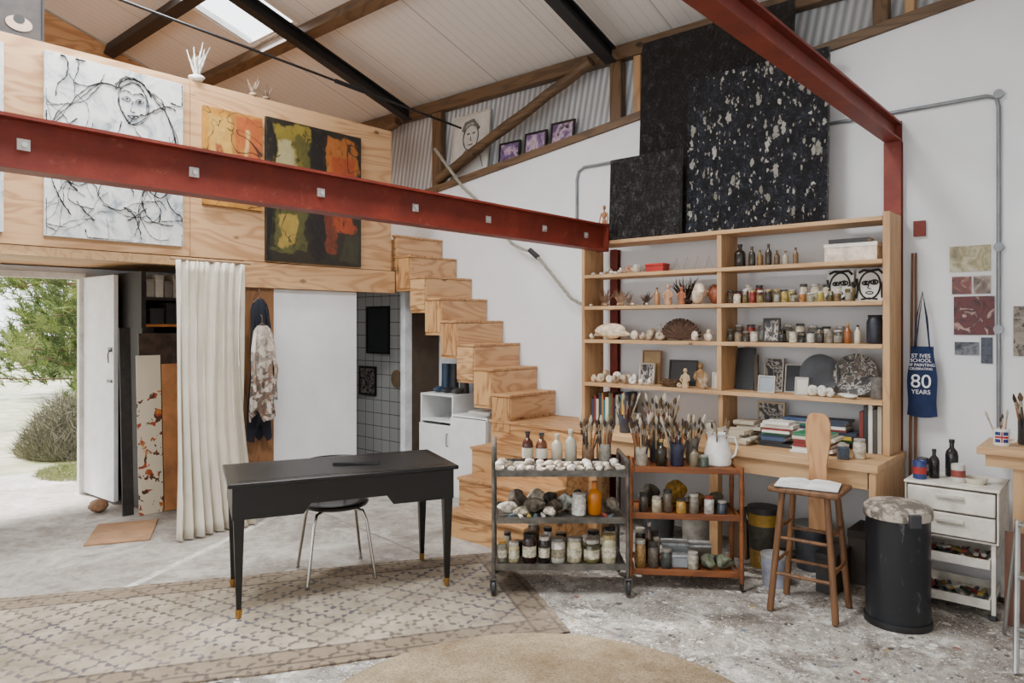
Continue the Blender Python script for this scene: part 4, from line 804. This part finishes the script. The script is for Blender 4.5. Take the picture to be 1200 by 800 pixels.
p=ww(.12,-.11); jar(p.x,p.y,z0,.08,.028,(60,70,60),(150,146,136),'small stained jar beside the enamel jug')
p=ww(.22,.0); e=thing('enamel_jug','white enamel jug with handle on trolley','jug',(p.x,p.y,z0),rad(20)); EN=mat((230,228,222),.2,bump=.02)
MB().lathe([(.075,0),(.083,.01),(.083,.08),(.065,.15),(.06,.18),(.07,.20),(.063,.20),(.055,.18),(.075,.08),(.06,.01)],26).obj('jug_body',EN,parent=e)
MB().tube([(.06,0,.18),(.10,0,.18),(.118,0,.13),(.105,0,.07),(.08,0,.05)],.007,8).obj('handle',EN,parent=e)
brushes(p.x,p.y,z0,.05,5,'brushes in pots')
z1=wz[1]-.003
for lx,ly,c,r_ in ((-.03,.07,(150,112,40),(.06,.05,.085)),(.1,.02,(110,84,48),(.05,.05,.05)),(-.2,.07,(64,58,46),(.05,.05,.07)),(.22,.06,(76,78,60),(.05,.045,.05))):
    p=ww(lx,ly); crumple(p.x,p.y,z1,r_,c,'crumpled ochre cloth on the wooden trolley')
for lx,ly,h,c,l in ((-.25,-.09,.12,(60,50,42),(40,40,40)),(-.17,-.10,.10,(166,156,130),(176,170,156)),(-.10,-.08,.14,(90,80,66),(60,58,54)),(-.02,-.10,.09,(160,120,50),(60,56,50)),(.06,-.09,.12,(120,112,100),(180,176,164)),(.15,-.10,.11,(176,170,162),(120,50,42)),(.23,-.09,.08,(54,62,70),(166,162,152))):
    p=ww(lx,ly); jar(p.x,p.y,z1,h,.030,c,l,'stained jar on the wooden trolley shelf',group='jars on the wooden trolley')
z2=wz[2]-.003
for lx,ly,c,h,l in ((-.27,-.09,(150,116,70),.17,(190,186,172)),(-.19,-.09,(90,82,72),.15,(60,58,54)),(.05,-.11,(156,150,136),.11,(170,164,154)),(-.26,.06,(50,44,40),.2,(170,166,150)),(-.17,.06,(176,166,146),.18,(60,56,54)),(-.11,-.1,(60,64,60),.12,(140,136,126))): p=ww(lx,ly); jar(p.x,p.y,z2,h,.034,c,l,'stained jar on the wooden trolley base',group='jars on the wooden trolley')
p=ww(-.21,-.015); bottle(p.x,p.y,z2,.26,.028,(60,42,28),(186,180,170),label='tall brown bottle on the trolley base')
for lx,ly,c,s in ((-.04,.07,(170,176,180),(.16,.1,.12)),(-.03,-.06,(160,166,170),(.11,.08,.08)),(.12,.08,(126,116,104),(.13,.1,.11))):
    p=ww(lx,ly); e=thing('plastic_box','translucent plastic storage box on trolley','box',(p.x,p.y,z2),WA); a,b,cc=s[0]/2,s[1]/2,s[2]; MB().box(-a,-b,0,a,b,cc*.85).obj('box_body',mat(c,.25,bump=0,trans=.3),parent=e,bev=.008); MB().box(-a-.004,-b-.004,cc*.85,a+.004,b+.004,cc).obj('lid',mat((176,180,182),.3,var=.3,vs=20),parent=e,bev=.004)
for lx in (.15,.24): p=ww(lx,-.07); crumple(p.x,p.y,z2,(.045,.045,.045),(96,100,82),'crumpled green-grey rag on trolley base')
# UNDER BENCH
def bucket(x,y,h,r_,col,lid,label,band=None):
    e=thing('paint_bucket',label,'bucket',(x,y,0)); MB().lathe([(r_*.86,0),(r_,h*.9)],28).obj('bucket_body',mat(col,.4,var=.25,vs=12),parent=e); MB().lathe([(r_*1.03,h*.9),(r_*1.05,h*.93),(r_*1.05,h),(r_*.9,h+.002)],28).obj('lid',mat(lid,.4),parent=e)
    if band: MB().lathe([(r_*.925,h*.3),(r_*.985,h*.7)],28).obj('paper_label',mat(band,.6,var=.4,vs=20),parent=e)
    MB().tube([(r_*1.06*math.cos(a),-.03,h*.85-.1*math.sin(a)) for a in [math.pi*i/10 for i in range(11)]],.003,6).obj('handle',mat((150,150,150),.3,.8),parent=e)
bucket(-1.93,4.78,.40,.10,(150,116,40),(50,50,52),'tall ochre paint bucket under the bench',(56,52,42))
bucket(-1.73,4.46,.2,.08,(150,154,168),(176,176,176),'small pale paint tub under the bench')
bucket(-2.75,4.8,.3,.13,(50,50,54),(60,60,62),'dark paint bucket under the bench')
bucket(-1.66,4.95,.3,.12,(60,62,66),(130,130,126),'grey paint bucket under the bench')
bucket(-2.45,4.85,.34,.12,(130,126,118),(150,146,138),'grey paint bucket under the bench')
for x,y,h,c in ((-1.34,4.95,.34,(64,54,46)),(-1.44,4.66,.24,(50,46,44)),(-2.12,4.95,.3,(96,74,52))):
    e=thing('storage_box','dark cardboard box under the bench','box',(x,y,0)); bx(-.06,-.14,0,.06,.14,h*.85).obj('box_body',mat(c),parent=e,bev=.003); bx(-.063,-.143,h*.85,.063,.143,h).obj('lid',mat([v*.8 for v in c]),parent=e,bev=.003)
# STOOL
e=thing('studio_stool','tall wooden stool with paddle-shaped backrest','stool',(-1.43,4.21,0),rad(4))
bx(-.19,-.165,.68,.19,.165,.712).obj('seat',STOOLW,parent=e,bev=.01)
for sx in (-1,1):
    for sy in (-1,1):
        MB().tube([(sx*.12,sy*.11,.68),(sx*.175,sy*.155,0.008)],[.017,.019],10).obj('leg',STOOLW,parent=e)
for z,k in ((.22,.16),(.42,.14)):
    for a,b in (((-k,-k*.88),(k,-k*.88)),((-k,k*.88),(k,k*.88)),((-k,-k*.88),(-k,k*.88)),((k,-k*.88),(k,k*.88))):
        zz=z+(.05 if a[0]==b[0] else 0); MB().tube([(a[0],a[1],zz),(b[0],b[1],zz)],.010,8).obj('rung',STOOLW,parent=e)
MB().prism([(-.05,.40),(.05,.40),(.055,.66),(.048,.8),(.07,.94),(.068,1.05),(.055,1.09),(.03,1.105),(-.03,1.105),(-.055,1.09),(-.068,1.05),(-.07,.94),(-.048,.8),(-.055,.66)],.168,.19,'y').obj('backrest',wood('light_plank',(198,150,102),(148,100,60),2,ring=3,freq=5,kn=.06),parent=e,bev=.003,smooth=False)
e=thing('open_book','open sketchbook with white pages on stool seat','book',(-1.43,4.18,.713),rad(12))
bx(-.17,-.12,0,.17,.12,.004).obj('cover',mat((50,48,46)),parent=e)
MB().prism([(-.165,.004),(-.165,.008),(-.1,.018),(-.03,.02),(0,.008),(.03,.02),(.1,.018),(.165,.008),(.165,.004)],-.115,.115,'y').obj('pages',mat((226,226,222),.9,bump=0),parent=e)
# BIN
t=NT('splattered_metal_lid'); t.base(t.mix(t.g(t.noise(14,4,.7),.46,.56),(100,92,84),(180,170,156))); t.rough(.5); LID=t.m
t=NT('black_enamel_splashed'); t.base(t.mix(t.m_('MULTIPLY',t.g(t.noise(22,4,.7,v=t.map((1,1,.3))),.62,.7),.5),(21,24,29),(110,112,114))); t.rough(.35); BINM=t.m
e=thing('pedal_bin','black pedal bin with paint-spattered metal lid','bin',(-1.01,4.36,0),rad(-50))
MB().lathe([(.168,.0),(.168,.035),(.16,.037),(.16,.58)],40).obj('bin_body',BINM,parent=e)
MB().lathe([(.169,.001),(.172,.012),(.169,.036)],40).obj('base_ring',mat((24,24,26),.4),parent=e)
MB().lathe([(.17,.581),(.173,.6),(.168,.635),(.14,.655),(.08,.668),(.02,.672)],40).obj('lid',LID,parent=e)
MB().box(.15,-.03,.56,.19,.03,.63).obj('hinge',mat((50,50,54),.4),parent=e,bev=.004)
MB().box(-.21,-.035,.01,-.16,.035,.022).obj('pedal',mat((40,40,42),.4,.5),parent=e,bev=.003)
# WHITE DRAWER UNIT
PW=mat((222,216,204),.4,var=.12,vs=10,bump=.02)
e=thing('drawer_trolley','cream plastic drawer trolley with open trays','drawer unit',(-.82,4.9,0))
MB().box(-.23,-.20,.42,-.222,.2,.705).box(.222,-.20,.42,.23,.2,.705).box(-.222,.19,.42,.222,.2,.705).box(-.222,-.2,.42,.222,.19,.428).obj('cabinet_shell',PW,parent=e,smooth=False)
bx(-.235,-.21,.706,.235,.205,.72).obj('top_panel',PW,parent=e,bev=.004)
for z in (.435,.57):
    dd=bx(-.215,-.212,z,.215,.15,z+.125).obj('drawer',PW,parent=e,bev=.006)
    bx(-.07,-.228,z+.075,.07,-.213,z+.095).obj('handle',mat((190,184,172),.4),parent=dd,bev=.004)
for z in (.06,.28):
    MB().box(-.19,-.2,z,.19,.18,z+.008).box(-.19,-.2,z+.008,.19,-.19,z+.05).box(-.19,.17,z+.008,.19,.18,z+.05).box(-.19,-.19,z+.008,-.18,.17,z+.05).box(.18,-.19,z+.008,.19,.17,z+.05).obj('open_tray',PW,parent=e,smooth=False)
for sx in (-1,1):
    for ya,yb in ((-.19,-.165),(.165,.19)): bx(sx*.205-.01,ya,.03,sx*.205+.01,yb,.419).obj('post',PW,parent=e)
    for sy in (-1,1): MB().lathe([(.02,0),(.024,.012),(.02,.024),(.008,.03)],14,c=(sx*.2,sy*.175,.0)).obj('castor',mat((50,50,52)),parent=e)
for zz in (.069,.289):
    for i in range(21):
        c_=R.choice([(50,76,100),(140,50,42),(200,196,186),(50,60,50),(160,136,60),(36,36,40)])
        MB().tube([(-.05,0,.014),(.02,.0,.014),(.055,0,.014)],[.015,.014,.007],8,flat=.7).obj('paint_tube',mat(c_,.4),loc=(-.955+(i%7)*.045,(4.80,4.93,4.84)[i//7],zz+.001+(i//7==2)*.022+R.uniform(0,.008)),rz=R.uniform(-1,1)*(.9 if i//7==2 else .35)+1.57,label='squeezed paint tube lying in the tray',cat='paint tube',group='paint tubes in the trays')
bottle(-.93,4.86,.721,.17,.028,(24,24,26),(30,30,32),label='black plastic bottle on the drawer unit')
bottle(-.86,4.98,.721,.22,.035,(30,30,34),(20,20,22),label='tall black bottle on the drawer unit')
for x,y,c,b in ((-.99,4.78,(34,52,110),(160,44,40)),(-1.0,4.9,(60,60,66),(186,182,174)),(-.80,4.82,(190,186,178),(130,60,50))):
    e=thing('paint_can','small printed paint can on drawer unit','can',(x,y,.721)); MB().lathe([(.034,0),(.036,.004),(.036,.1),(.034,.104),(.032,.1)],20).obj('can_body',mat(c,.3,bump=0),parent=e); MB().lathe([(.0365,.03),(.0365,.07)],20).obj('paper_label',mat(b,.5,bump=0),parent=e)
MB().lathe([(.05,0),(.06,.02),(.062,.03),(.055,.03),(.045,.008)],20).obj('dish',mat((200,192,174)),loc=(-.72,4.85,.721),label='shallow cream dish on the drawer unit',cat='dish')
# SIDE TABLE
e=thing('side_table','rough wooden side table against the wall','table',(-.2,4.98,0))
bx(-.5,-.24,.905,.6,.22,.945).obj('table_top',PINE,parent=e,bev=.004)
bx(-.46,-.22,.84,.56,-.20,.904).obj('apron',PINE,parent=e)
for x,y in ((-.31,.17),(.52,.17),(.52,-.19),(-.31,-.185)): bx(x-.025,y-.02,0,x+.025,y+.02,.904).obj('leg',PINEZ,parent=e)
ZT=.946
e=thing('flag_mug','white mug printed with a red, white and blue flag','mug',(-.60,4.88,ZT),rad(0))
MB().lathe([(.036,0),(.04,.006),(.04,.095),(.036,.095),(.034,.01)],28).obj('mug_body',EN,parent=e)
MB().tube([(.038,0,.08),(.066,0,.075),(.068,0,.03),(.038,0,.02)],.006,8).obj('handle',EN,parent=e)
def arc(a0,a1,z0,z1,r_,m,name):
    n=10; vs=[]
    for i in range(n+1):
        a=rad(a0+(a1-a0)*i/n); vs+=[(r_*math.cos(a),r_*math.sin(a),z0),(r_*math.cos(a),r_*math.sin(a),z1)]
    MB().add(vs,[(2*i,2*i+2,2*i+3,2*i+1) for i in range(n)]).obj(name,m,parent=e)
FB,FW,FR=mat((26,44,106),.3,bump=0),mat((230,230,230),.3,bump=0),mat((166,26,34),.3,bump=0)
arc(230,330,.02,.08,.0405,FB,'flag_field'); arc(230,330,.04,.06,.0409,FW,'flag_cross'); arc(271,289,.02,.08,.0409,FW,'flag_cross'); arc(230,330,.044,.056,.0413,FR,'flag_cross'); arc(275,285,.02,.08,.0413,FR,'flag_cross')
brushes(-.60,4.88,ZT,.036,4,'brushes in the flag mug',.62)
pot(-.5,5.02,ZT,.14,.04,(60,60,62),'dark jar full of brushes on side table',9)
# STEP LADDER + boards
e=thing('step_ladder','folding aluminium step ladder','ladder',(-.33,4.34,0),rad(12)); AL=mat((170,170,168),.3,.85,bump=.02)
for x in (-.17,.17):
    MB().tube([(x,-.26,.01),(x*.8,0,.66)],.013,8).obj('front_rail',AL,parent=e); MB().tube([(x,.24,.01),(x*.8,.02,.66)],.010,8).obj('rear_rail',AL,parent=e)
for z in (.2,.42,.65):
    y=-.26+.26*z/.66; w_=.17*(1-.2*z/.66)
    bx(-w_,y-.03,z-.010,w_,y+.05,z+.004).obj('step',AL,parent=e,bev=.002)
MB().tube([(-.165,-.2,.15),(.165,-.2,.15)],.009).obj('cross_bar',AL,parent=e)
bx(-.06,0,0,.06,.02,.50).obj('timber_offcut',wood('dark_board',(100,60,38),(58,34,22),2,ring=3),loc=(-.505,4.69,.002),rot=(rad(-4),0,0),label='dark brown timber board leaning by drawers',cat='board')
bx(-.06,0,0,.06,.02,.60).obj('timber_offcut',mat((34,32,32),.6,var=.3),loc=(-.36,4.69,0),rot=(rad(-3),0,0),label='black painted board leaning beside the drawers',cat='board')
# ---------------------------------------------------------------- CURTAIN / CLOTHES / STORAGE
def curtain():
    n=90;m=26;vs=[]
    for j in range(m+1):
        v=j/m; z=.015+v*2.10
        for i in range(n+1):
            u=i/n; wdt=.58-.10*math.sin(math.pi*v)*.6+.06*(1-v)
            y=2.38+wdt*u; ph=u*math.pi*2*(7.5+.6*math.sin(v*2.3))
            amp=(.044*(1-.35*v))*(.6+.5*math.sin(u*11+1.3)**2)+.008*math.sin(7*v+5*u)
            x=-5.46+amp*math.sin(ph+.9*math.sin(3*v+u*4))+.02*math.sin(u*9+v*2)+.03*(1-v)
            y+=.012*math.sin(ph*2)
            vs.append((x+5.5,y-2.75,z))
    fs=[(j*(n+1)+i,j*(n+1)+i+1,(j+1)*(n+1)+i+1,(j+1)*(n+1)+i) for j in range(m) for i in range(n)]
    e=thing('curtain','long cream cotton curtain hanging in soft folds','curtain',(-5.5,2.75,0))
    o=MB().add(vs,fs).obj('drape',mat((218,210,193),.9,var=.06,vs=3,bump=.2,bs=250),parent=e); s=o.modifiers.new('s','SOLIDIFY'); s.thickness=.004
    MB().tube([(.04,-.40,2.125),(.04,.24,2.125)],.012).obj('curtain_rail',mat((150,120,90)),parent=e)
curtain()
def garment(loc,label,m,h,w,seed,name='painting_smock'):
    e=thing(name,label,'clothing',loc,rad(90))
    n=56;k=24;vs=[]
    for j in range(k+1):
        v=j/k; z=-v*h
        ww_=w*(.5+.5*min(1,(v/.10))**.5)*(1+.1*v)
        for i in range(n):
            a=6.283*i/n; f=1+.32*math.sin(a*5+v*4+seed)*(.3+.7*v)+.18*math.sin(a*9+5*v)*v+.07*math.sin(14*v+a*3)
            vs.append((ww_*f*math.cos(a),.42*ww_*f*math.sin(a),z+.07*math.sin(a*3+seed)*v))
    fs=[(j*n+i,j*n+(i+1)%n,(j+1)*n+(i+1)%n,(j+1)*n+i) for j in range(k) for i in range(n)]+[tuple(range(n))]
    MB().add(vs,fs).obj('garment_body',m,parent=e)
    for s in (-1,1):
        MB().tube([(s*w*.7,0,-h*.06),(s*w*1.0,-.02,-h*.2),(s*w*1.1,-.03,-h*.36),(s*w*1.22,-.05,-h*.5),(s*w*1.1,-.05,-h*.66),(s*w*1.15,-.05,-h*(.85 if s>0 else .74))],[w*.3,w*.30,w*.22,w*.28,w*.21,w*.27],12,flat=.6).obj('sleeve',m,parent=e)
    MB().tube([(-w*.8,0,-.03),(0,0,.02),(w*.8,0,-.03)],.006).tube([(0,0,.02),(0,.0,.07),(.0,.02,.09)],.003).obj('hanger',mat((90,70,50)),parent=e)
t=NT('paint_stained_cotton'); c=t.mix(t.g(t.noise(3,4),.35,.65),(176,166,152),(206,198,186))
x,y,z=t.xyz()
c=t.mix(t.m_('MULTIPLY',t.g(t.noise(12,6,.7,.6),.44,.52),t.m_('MULTIPLY_ADD',t.g(z,-.05,-.5),.45,.5)),c,t.ramp(t.noise(24,3),[(.35,(46,38,38)),(.5,(116,72,48)),(.6,(70,72,66))]))
t.base(c); t.rough(.9); SM=t.m
garment((-5.45,3.09,1.62),'white cotton smock with paint stains hanging up',SM,.72,.082,3)
garment((-5.56,3.13,1.84),'dark navy work coat hanging behind the smock',mat((22,26,38),.9),1.12,.075,7,name='work_coat')
# storage rack
DK=mat((38,33,30),.7)
e=thing('storage_rack','dark timber storage rack packed with boxes','rack',(-6.95,3.0,0))
for y in (-.38,.40): bx(-.33,y-.02,0,.33,y+.02,2.1).obj('side_panel',DK,parent=e)
for z in (.1,1.62,1.86): bx(-.33,-.36,z-.012,.33,.38,z+.012).obj('shelf',DK if z!=1.62 else mat((176,112,52)),parent=e)
bx(-.34,-.36,.0,-.331,.38,2.1).obj('back_panel',DK,parent=e)
bx(.331,-.40,.0,.345,-.30,1.6).obj('front_panel',mat((40,36,34),.8,var=.4,vs=20,bump=.5),parent=e)
for y,w,h,c,z in ((2.68,.07,.16,(150,146,138),1.873),(2.76,.07,.2,(190,186,178),1.873),(2.84,.07,.15,(120,116,110),1.873),(2.92,.07,.21,(170,164,152),1.873),(3.0,.07,.14,(196,190,180),1.873),(3.12,.12,.16,(60,58,56),1.873),(2.74,.12,.14,(40,40,42),1.633),(2.88,.12,.19,(30,30,32),1.633),(3.02,.12,.15,(90,84,78),1.633),(3.17,.12,.2,(50,48,46),1.633)):
    o=thing('storage_box','paper storage box packed on the rack','box',(-6.76,y,z),group='boxes on the rack'); bx(-.13,-w/2,0,.13,w/2,h*.8).obj('box_body',mat(c,.7),parent=o,bev=.002); bx(-.133,-w/2-.002,h*.8,.133,w/2+.002,h).obj('lid',mat([v*.9 for v in c],.7),parent=o,bev=.002)
def leanpic(y0,y1,h,m,label,x,name='stored_canvas'):
    e=thing(name,label,'painting',(x,(y0+y1)/2,.004),rot=(0,rad(-3),0)); bx(-.018,-(y1-y0)/2,0,0,(y1-y0)/2,h).obj('stretched_canvas',m,parent=e,bev=.002,smooth=False)
t=NT('cream_figure_canvas'); x,y,z=t.xyz(); n=t.noise(11,3,.6,.8)
mk=t.m_('MULTIPLY',t.m_('GREATER_THAN',n,.55),t.m_('LESS_THAN',z,1.05))
t.base(t.mix(mk,(210,198,174),t.ramp(t.noise(9,2),[(.4,(80,44,30)),(.5,(156,68,36)),(.6,(184,116,46))],'CONSTANT'))); t.rough(.7)
leanpic(2.50,2.70,1.36,t.m,'cream canvas with small rust figures, leaning',-6.40)
leanpic(2.71,2.92,1.28,mat((176,118,72),.6,var=.2,vs=4),'orange-brown board leaning against the rack',-6.40,'plywood_offcut')
leanpic(2.56,2.94,1.55,mat((70,56,46),.6,var=.4,vs=10),'dark brown board behind the leaning canvases',-6.50)
leanpic(2.40,2.49,1.6,mat((36,32,30),.6,var=.4,vs=14),'narrow dark canvas leaning against rack',-6.49)
# washroom
for x0,x1,z0,z1,m,l in ((-6.86,-6.44,1.29,1.84,mat((46,50,54),.3),'dark framed print on the washroom tiles'),(-7.0,-6.68,.80,1.14,PRD,'black framed photo on the washroom tiles')):
    frame((x0+x1)/2,5.214,z0,x1-x0,z1-z0,m,(22,22,24),label=l,bd=.025)
MB().lathe([(.09,0),(.1,.02),(.06,.03)],24,M=Matrix.Rotation(rad(90),4,'X')).obj('woven_mat',mat((150,126,98)),loc=(-6.3,5.234,1.02),label='round woven tan mat hung on washroom tiles',cat='mat')
def cab(x0,x1,y0,y1,h,label,open_=False):
    w,d=x1-x0,y1-y0
    e=thing('storage_cabinet',label,'cabinet',((x0+x1)/2,y0,0)); W_=mat((218,219,217),.45,var=.05)
    MB().box(-w/2,.02,.0,-w/2+.018,d,h).box(w/2-.018,.02,0,w/2,d,h).box(-w/2+.018,.02,h-.018,w/2-.018,d,h).box(-w/2+.018,.02,0,w/2-.018,d,.04).box(-w/2+.018,d-.01,.04,w/2-.018,d,h-.018).box(-w/2+.018,.03,h*.72,w/2-.018,d-.01,h*.72+.015).obj('carcass',W_,parent=e,smooth=False,bev=.002)
    dd=bx(-w/2+.003,0,.03,w/2-.003,.018,h*.7 if open_ else h*.97).obj('cabinet_door',W_,parent=e,bev=.003)
    MB().tube([(w/2-.05,-.002,h*.5),(w/2-.05,-.022,h*.5),(w/2-.05,-.022,h*.62),(w/2-.05,-.002,h*.62)],.005).obj('handle',mat((120,120,122),.3,.8),parent=dd)
cab(-5.34,-4.88,4.70,5.2,.96,'white open-topped storage cabinet beneath the staircase',True)
cab(-4.86,-4.40,4.66,5.2,.79,'low white cabinet beneath the staircase')
for x,c in ((-5.22,(40,60,80)),(-5.10,(36,36,40)),(-4.96,(60,56,54))):
    MB().tube([(0,0,.0),(0,0,.12),(0,.01,.28)],[.05,.045,.05],12).blob((0,-.07,.03),(.04,.1,.03),3,.05).obj('work_boot',mat(c,.5),loc=(x,4.95,.961),label='dark work boot standing on the cabinet',cat='boot')
bx(-.14,-.1,0,.14,.1,.03).obj('tray',mat((190,184,174)),loc=(-4.62,4.9,.791),label='flat grey tray on the low cabinet',cat='tray',bev=.004)
e=thing('pendant_lamp','bare glass pendant lamp on a cable','lamp',(-4.55,1.6,3.62)); MB().tube([(0,0,.1),(0,0,zr(1.6)-3.62-.14)],.003).obj('cable',mat((30,30,30)),parent=e); MB().lathe([(.01,.0),(.05,.03),(.06,.06),(.03,.1),(.02,.13)],18).obj('lamp_shade',GL,parent=e)
# ---------------------------------------------------------------- OUTSIDE
bx(-40,-14,-.12,-7.92,30,-.02).obj('ground',m_abstract('gravel_and_grass',[(.3,(176,172,158)),(.45,(150,148,116)),(.55,(116,126,80)),(.65,(170,166,150))],1.2,2),kind='structure')
def pine(c,r,h,seed,cols,nt,l=.2,w=.006,label='green pine tree with long needle tufts',nb=54,tr=.07):
    q=random.Random(seed); mb=MB(); tb=MB(); tb.tube([(0,0,-.1),(.05,0,h*.5),(0,.05,h)],[tr,tr*.7,tr*.3],8)
    for b in range(nb):
        z=h*(.06+.94*b/nb); a=q.uniform(0,6.28); L=r*(1.1-z/h*.5)*q.uniform(.65,1)
        pts=[(L*k/4*math.cos(a+.15*k*q.uniform(-1,1)),L*k/4*math.sin(a),z+.04*k*q.uniform(-.6,1.2)) for k in range(5)]
        tb.tube(pts,[.022,.018,.014,.010,.006],5)
        for t_ in range(nt//nb+1):
            k=q.uniform(.3,4); i=min(3,int(k)); P=Vector(pts[i]).lerp(Vector(pts[i+1]),k-i)+Vector((q.uniform(-.25,.25),q.uniform(-.25,.25),q.uniform(-.1,.25)))
            ax=Vector((math.cos(a)*.6+q.uniform(-.4,.4),math.sin(a)*.6+q.uniform(-.4,.4),q.uniform(.2,.9))).normalized(); ci=q.randrange(len(cols))
            for n_ in range(30):
                d=(ax+Vector((q.gauss(0,.55),q.gauss(0,.55),q.gauss(0,.55)))).normalized(); s=d.orthogonal().normalized(); s.rotate(Matrix.Rotation(q.uniform(0,3.1),3,d)); ll=l*q.uniform(.6,1.1); o=P+ax*q.uniform(-.08,.12)
                mb.add([o-s*w,o+s*w,o+d*ll],[(0,1,2)],ci)
    e=thing('pine_tree',label,'tree',c)
    o=mb.obj('foliage',[mat(k,.8,bump=0,var=.15) for k in cols],parent=e,smooth=False); o['kind']='stuff'
    tb.obj('branch',mat((104,84,64),.9),parent=e)
GR=[(90,110,52),(118,136,70),(66,86,44),(138,152,90)]
pine((-13.6,4.7,-.02),2.2,4.0,1,GR,1900)
pine((-19.5,6.4,-.02),2.6,5.6,2,[(94,112,62),(124,140,86),(78,96,56)],1500,.30,.014,'tall green pine tree behind the garden')
pine((-19.5,.6,-.02),2.5,5.0,6,[(94,112,62),(130,144,94)],900,.30,.014,'tall green pine tree behind the garden')
def scrub(c,r,n,cols,l,w,seed,label):
    q=random.Random(seed); mb=MB()
    for i in range(n):
        a=q.uniform(0,6.28); k=q.random()**.5; P=Vector((r[0]*k*math.cos(a),r[1]*k*math.sin(a),0.01)); P.z=max(.01,r[2]*(1-k*k)*q.uniform(.2,1.7))
        d=Vector((q.gauss(0,.6),q.gauss(0,.6),q.uniform(.2,1))).normalized(); s=d.orthogonal().normalized(); ll=l*q.uniform(.5,1.2)
        mb.add([P-s*w,P+s*w,P+d*ll],[(0,1,2)],q.randrange(len(cols)))
    e=thing('shrub',label,'shrub',c); o=mb.obj('foliage',[mat(k_,.9,bump=0,var=.15) for k_ in cols],parent=e,smooth=False); o['kind']='stuff'
    t=MB()
    for i in range(7): a=i*.9; t.tube([(0,0,-.05),(.3*r[0]*math.cos(a),.3*r[1]*math.sin(a),r[2]*.8),(.7*r[0]*math.cos(a),.7*r[1]*math.sin(a),r[2]*1.2)],[.03,.02,.008],5)
    t.obj('branch',mat((120,108,94),.9),parent=e)
GY=[(112,110,96),(84,82,72),(142,140,124),(102,106,78)]
scrub((-10.4,3.15,-.02),(.72,.50,.42),9000,GY,.20,.005,3,'low grey-green twiggy shrub by the path')
scrub((-10.4,1.75,-.02),(.72,.50,.38),8000,GY,.20,.005,4,'low grey-green twiggy shrub by the path')
scrub((-10.4,4.45,-.02),(.60,.50,.50),8000,[(104,114,70),(124,130,90),(140,140,112)],.18,.006,5,'low green shrub beside the path')
scrub((-8.8,2.75,-.02),(.50,.35,.06),5000,[(110,124,66),(132,144,86),(150,150,110)],.07,.003,8,'patch of short green grass by the doorway')
# ---------------------------------------------------------------- LIGHT
w=bpy.data.worlds.new('World'); bpy.context.scene.world=w; w.use_nodes=True
w.node_tree.nodes['Background'].inputs[0].default_value=(.93,.965,1.0,1); w.node_tree.nodes['Background'].inputs[1].default_value=4.3
l=bpy.data.lights.new('sun','SUN'); l.energy=18; l.angle=rad(8); l.color=(1,.97,.93)
o=bpy.data.objects.new('sun',l); COL.objects.link(o); o.rotation_euler=Vector((.68,.15,-.76)).to_track_quat('-Z','Y').to_euler()
for x,y,sx_,sy_,en in ((-5.0,1.5,.6,2.6,270),(-2.3,1.6,.6,2.8,285)):  # unseen area lamps added below the closed roof as top fill, not room fittings
    l=bpy.data.lights.new('added_top_fill','AREA'); l.shape='RECTANGLE'; l.size=sx_; l.size_y=sy_; l.energy=en; l.color=(.98,.99,1)
    o=bpy.data.objects.new('added_top_fill',l); COL.objects.link(o); o.location=(x,y,zr(y)-.45); o.rotation_euler=(-math.atan(.318),0,0)
l=bpy.data.lights.new('added_washroom_fill','AREA'); l.energy=1.5; l.size=.4; o=bpy.data.objects.new('added_washroom_fill',l); COL.objects.link(o); o.location=(-6.6,4.4,2.14)  # weak area lamp added to fill the dim washroom, no fitting there
# ---------------------------------------------------------------- CAMERA
cd=bpy.data.cameras.new('camera'); cam=bpy.data.objects.new('camera',cd); COL.objects.link(cam)
cam.location=(0,0,1.63); cam.rotation_euler=(rad(90),0,rad(41.27)); cd.sensor_width=36; cd.lens=842/1200*36; cd.shift_y=-20/1200
cd.clip_end=200
bpy.context.scene.camera=cam
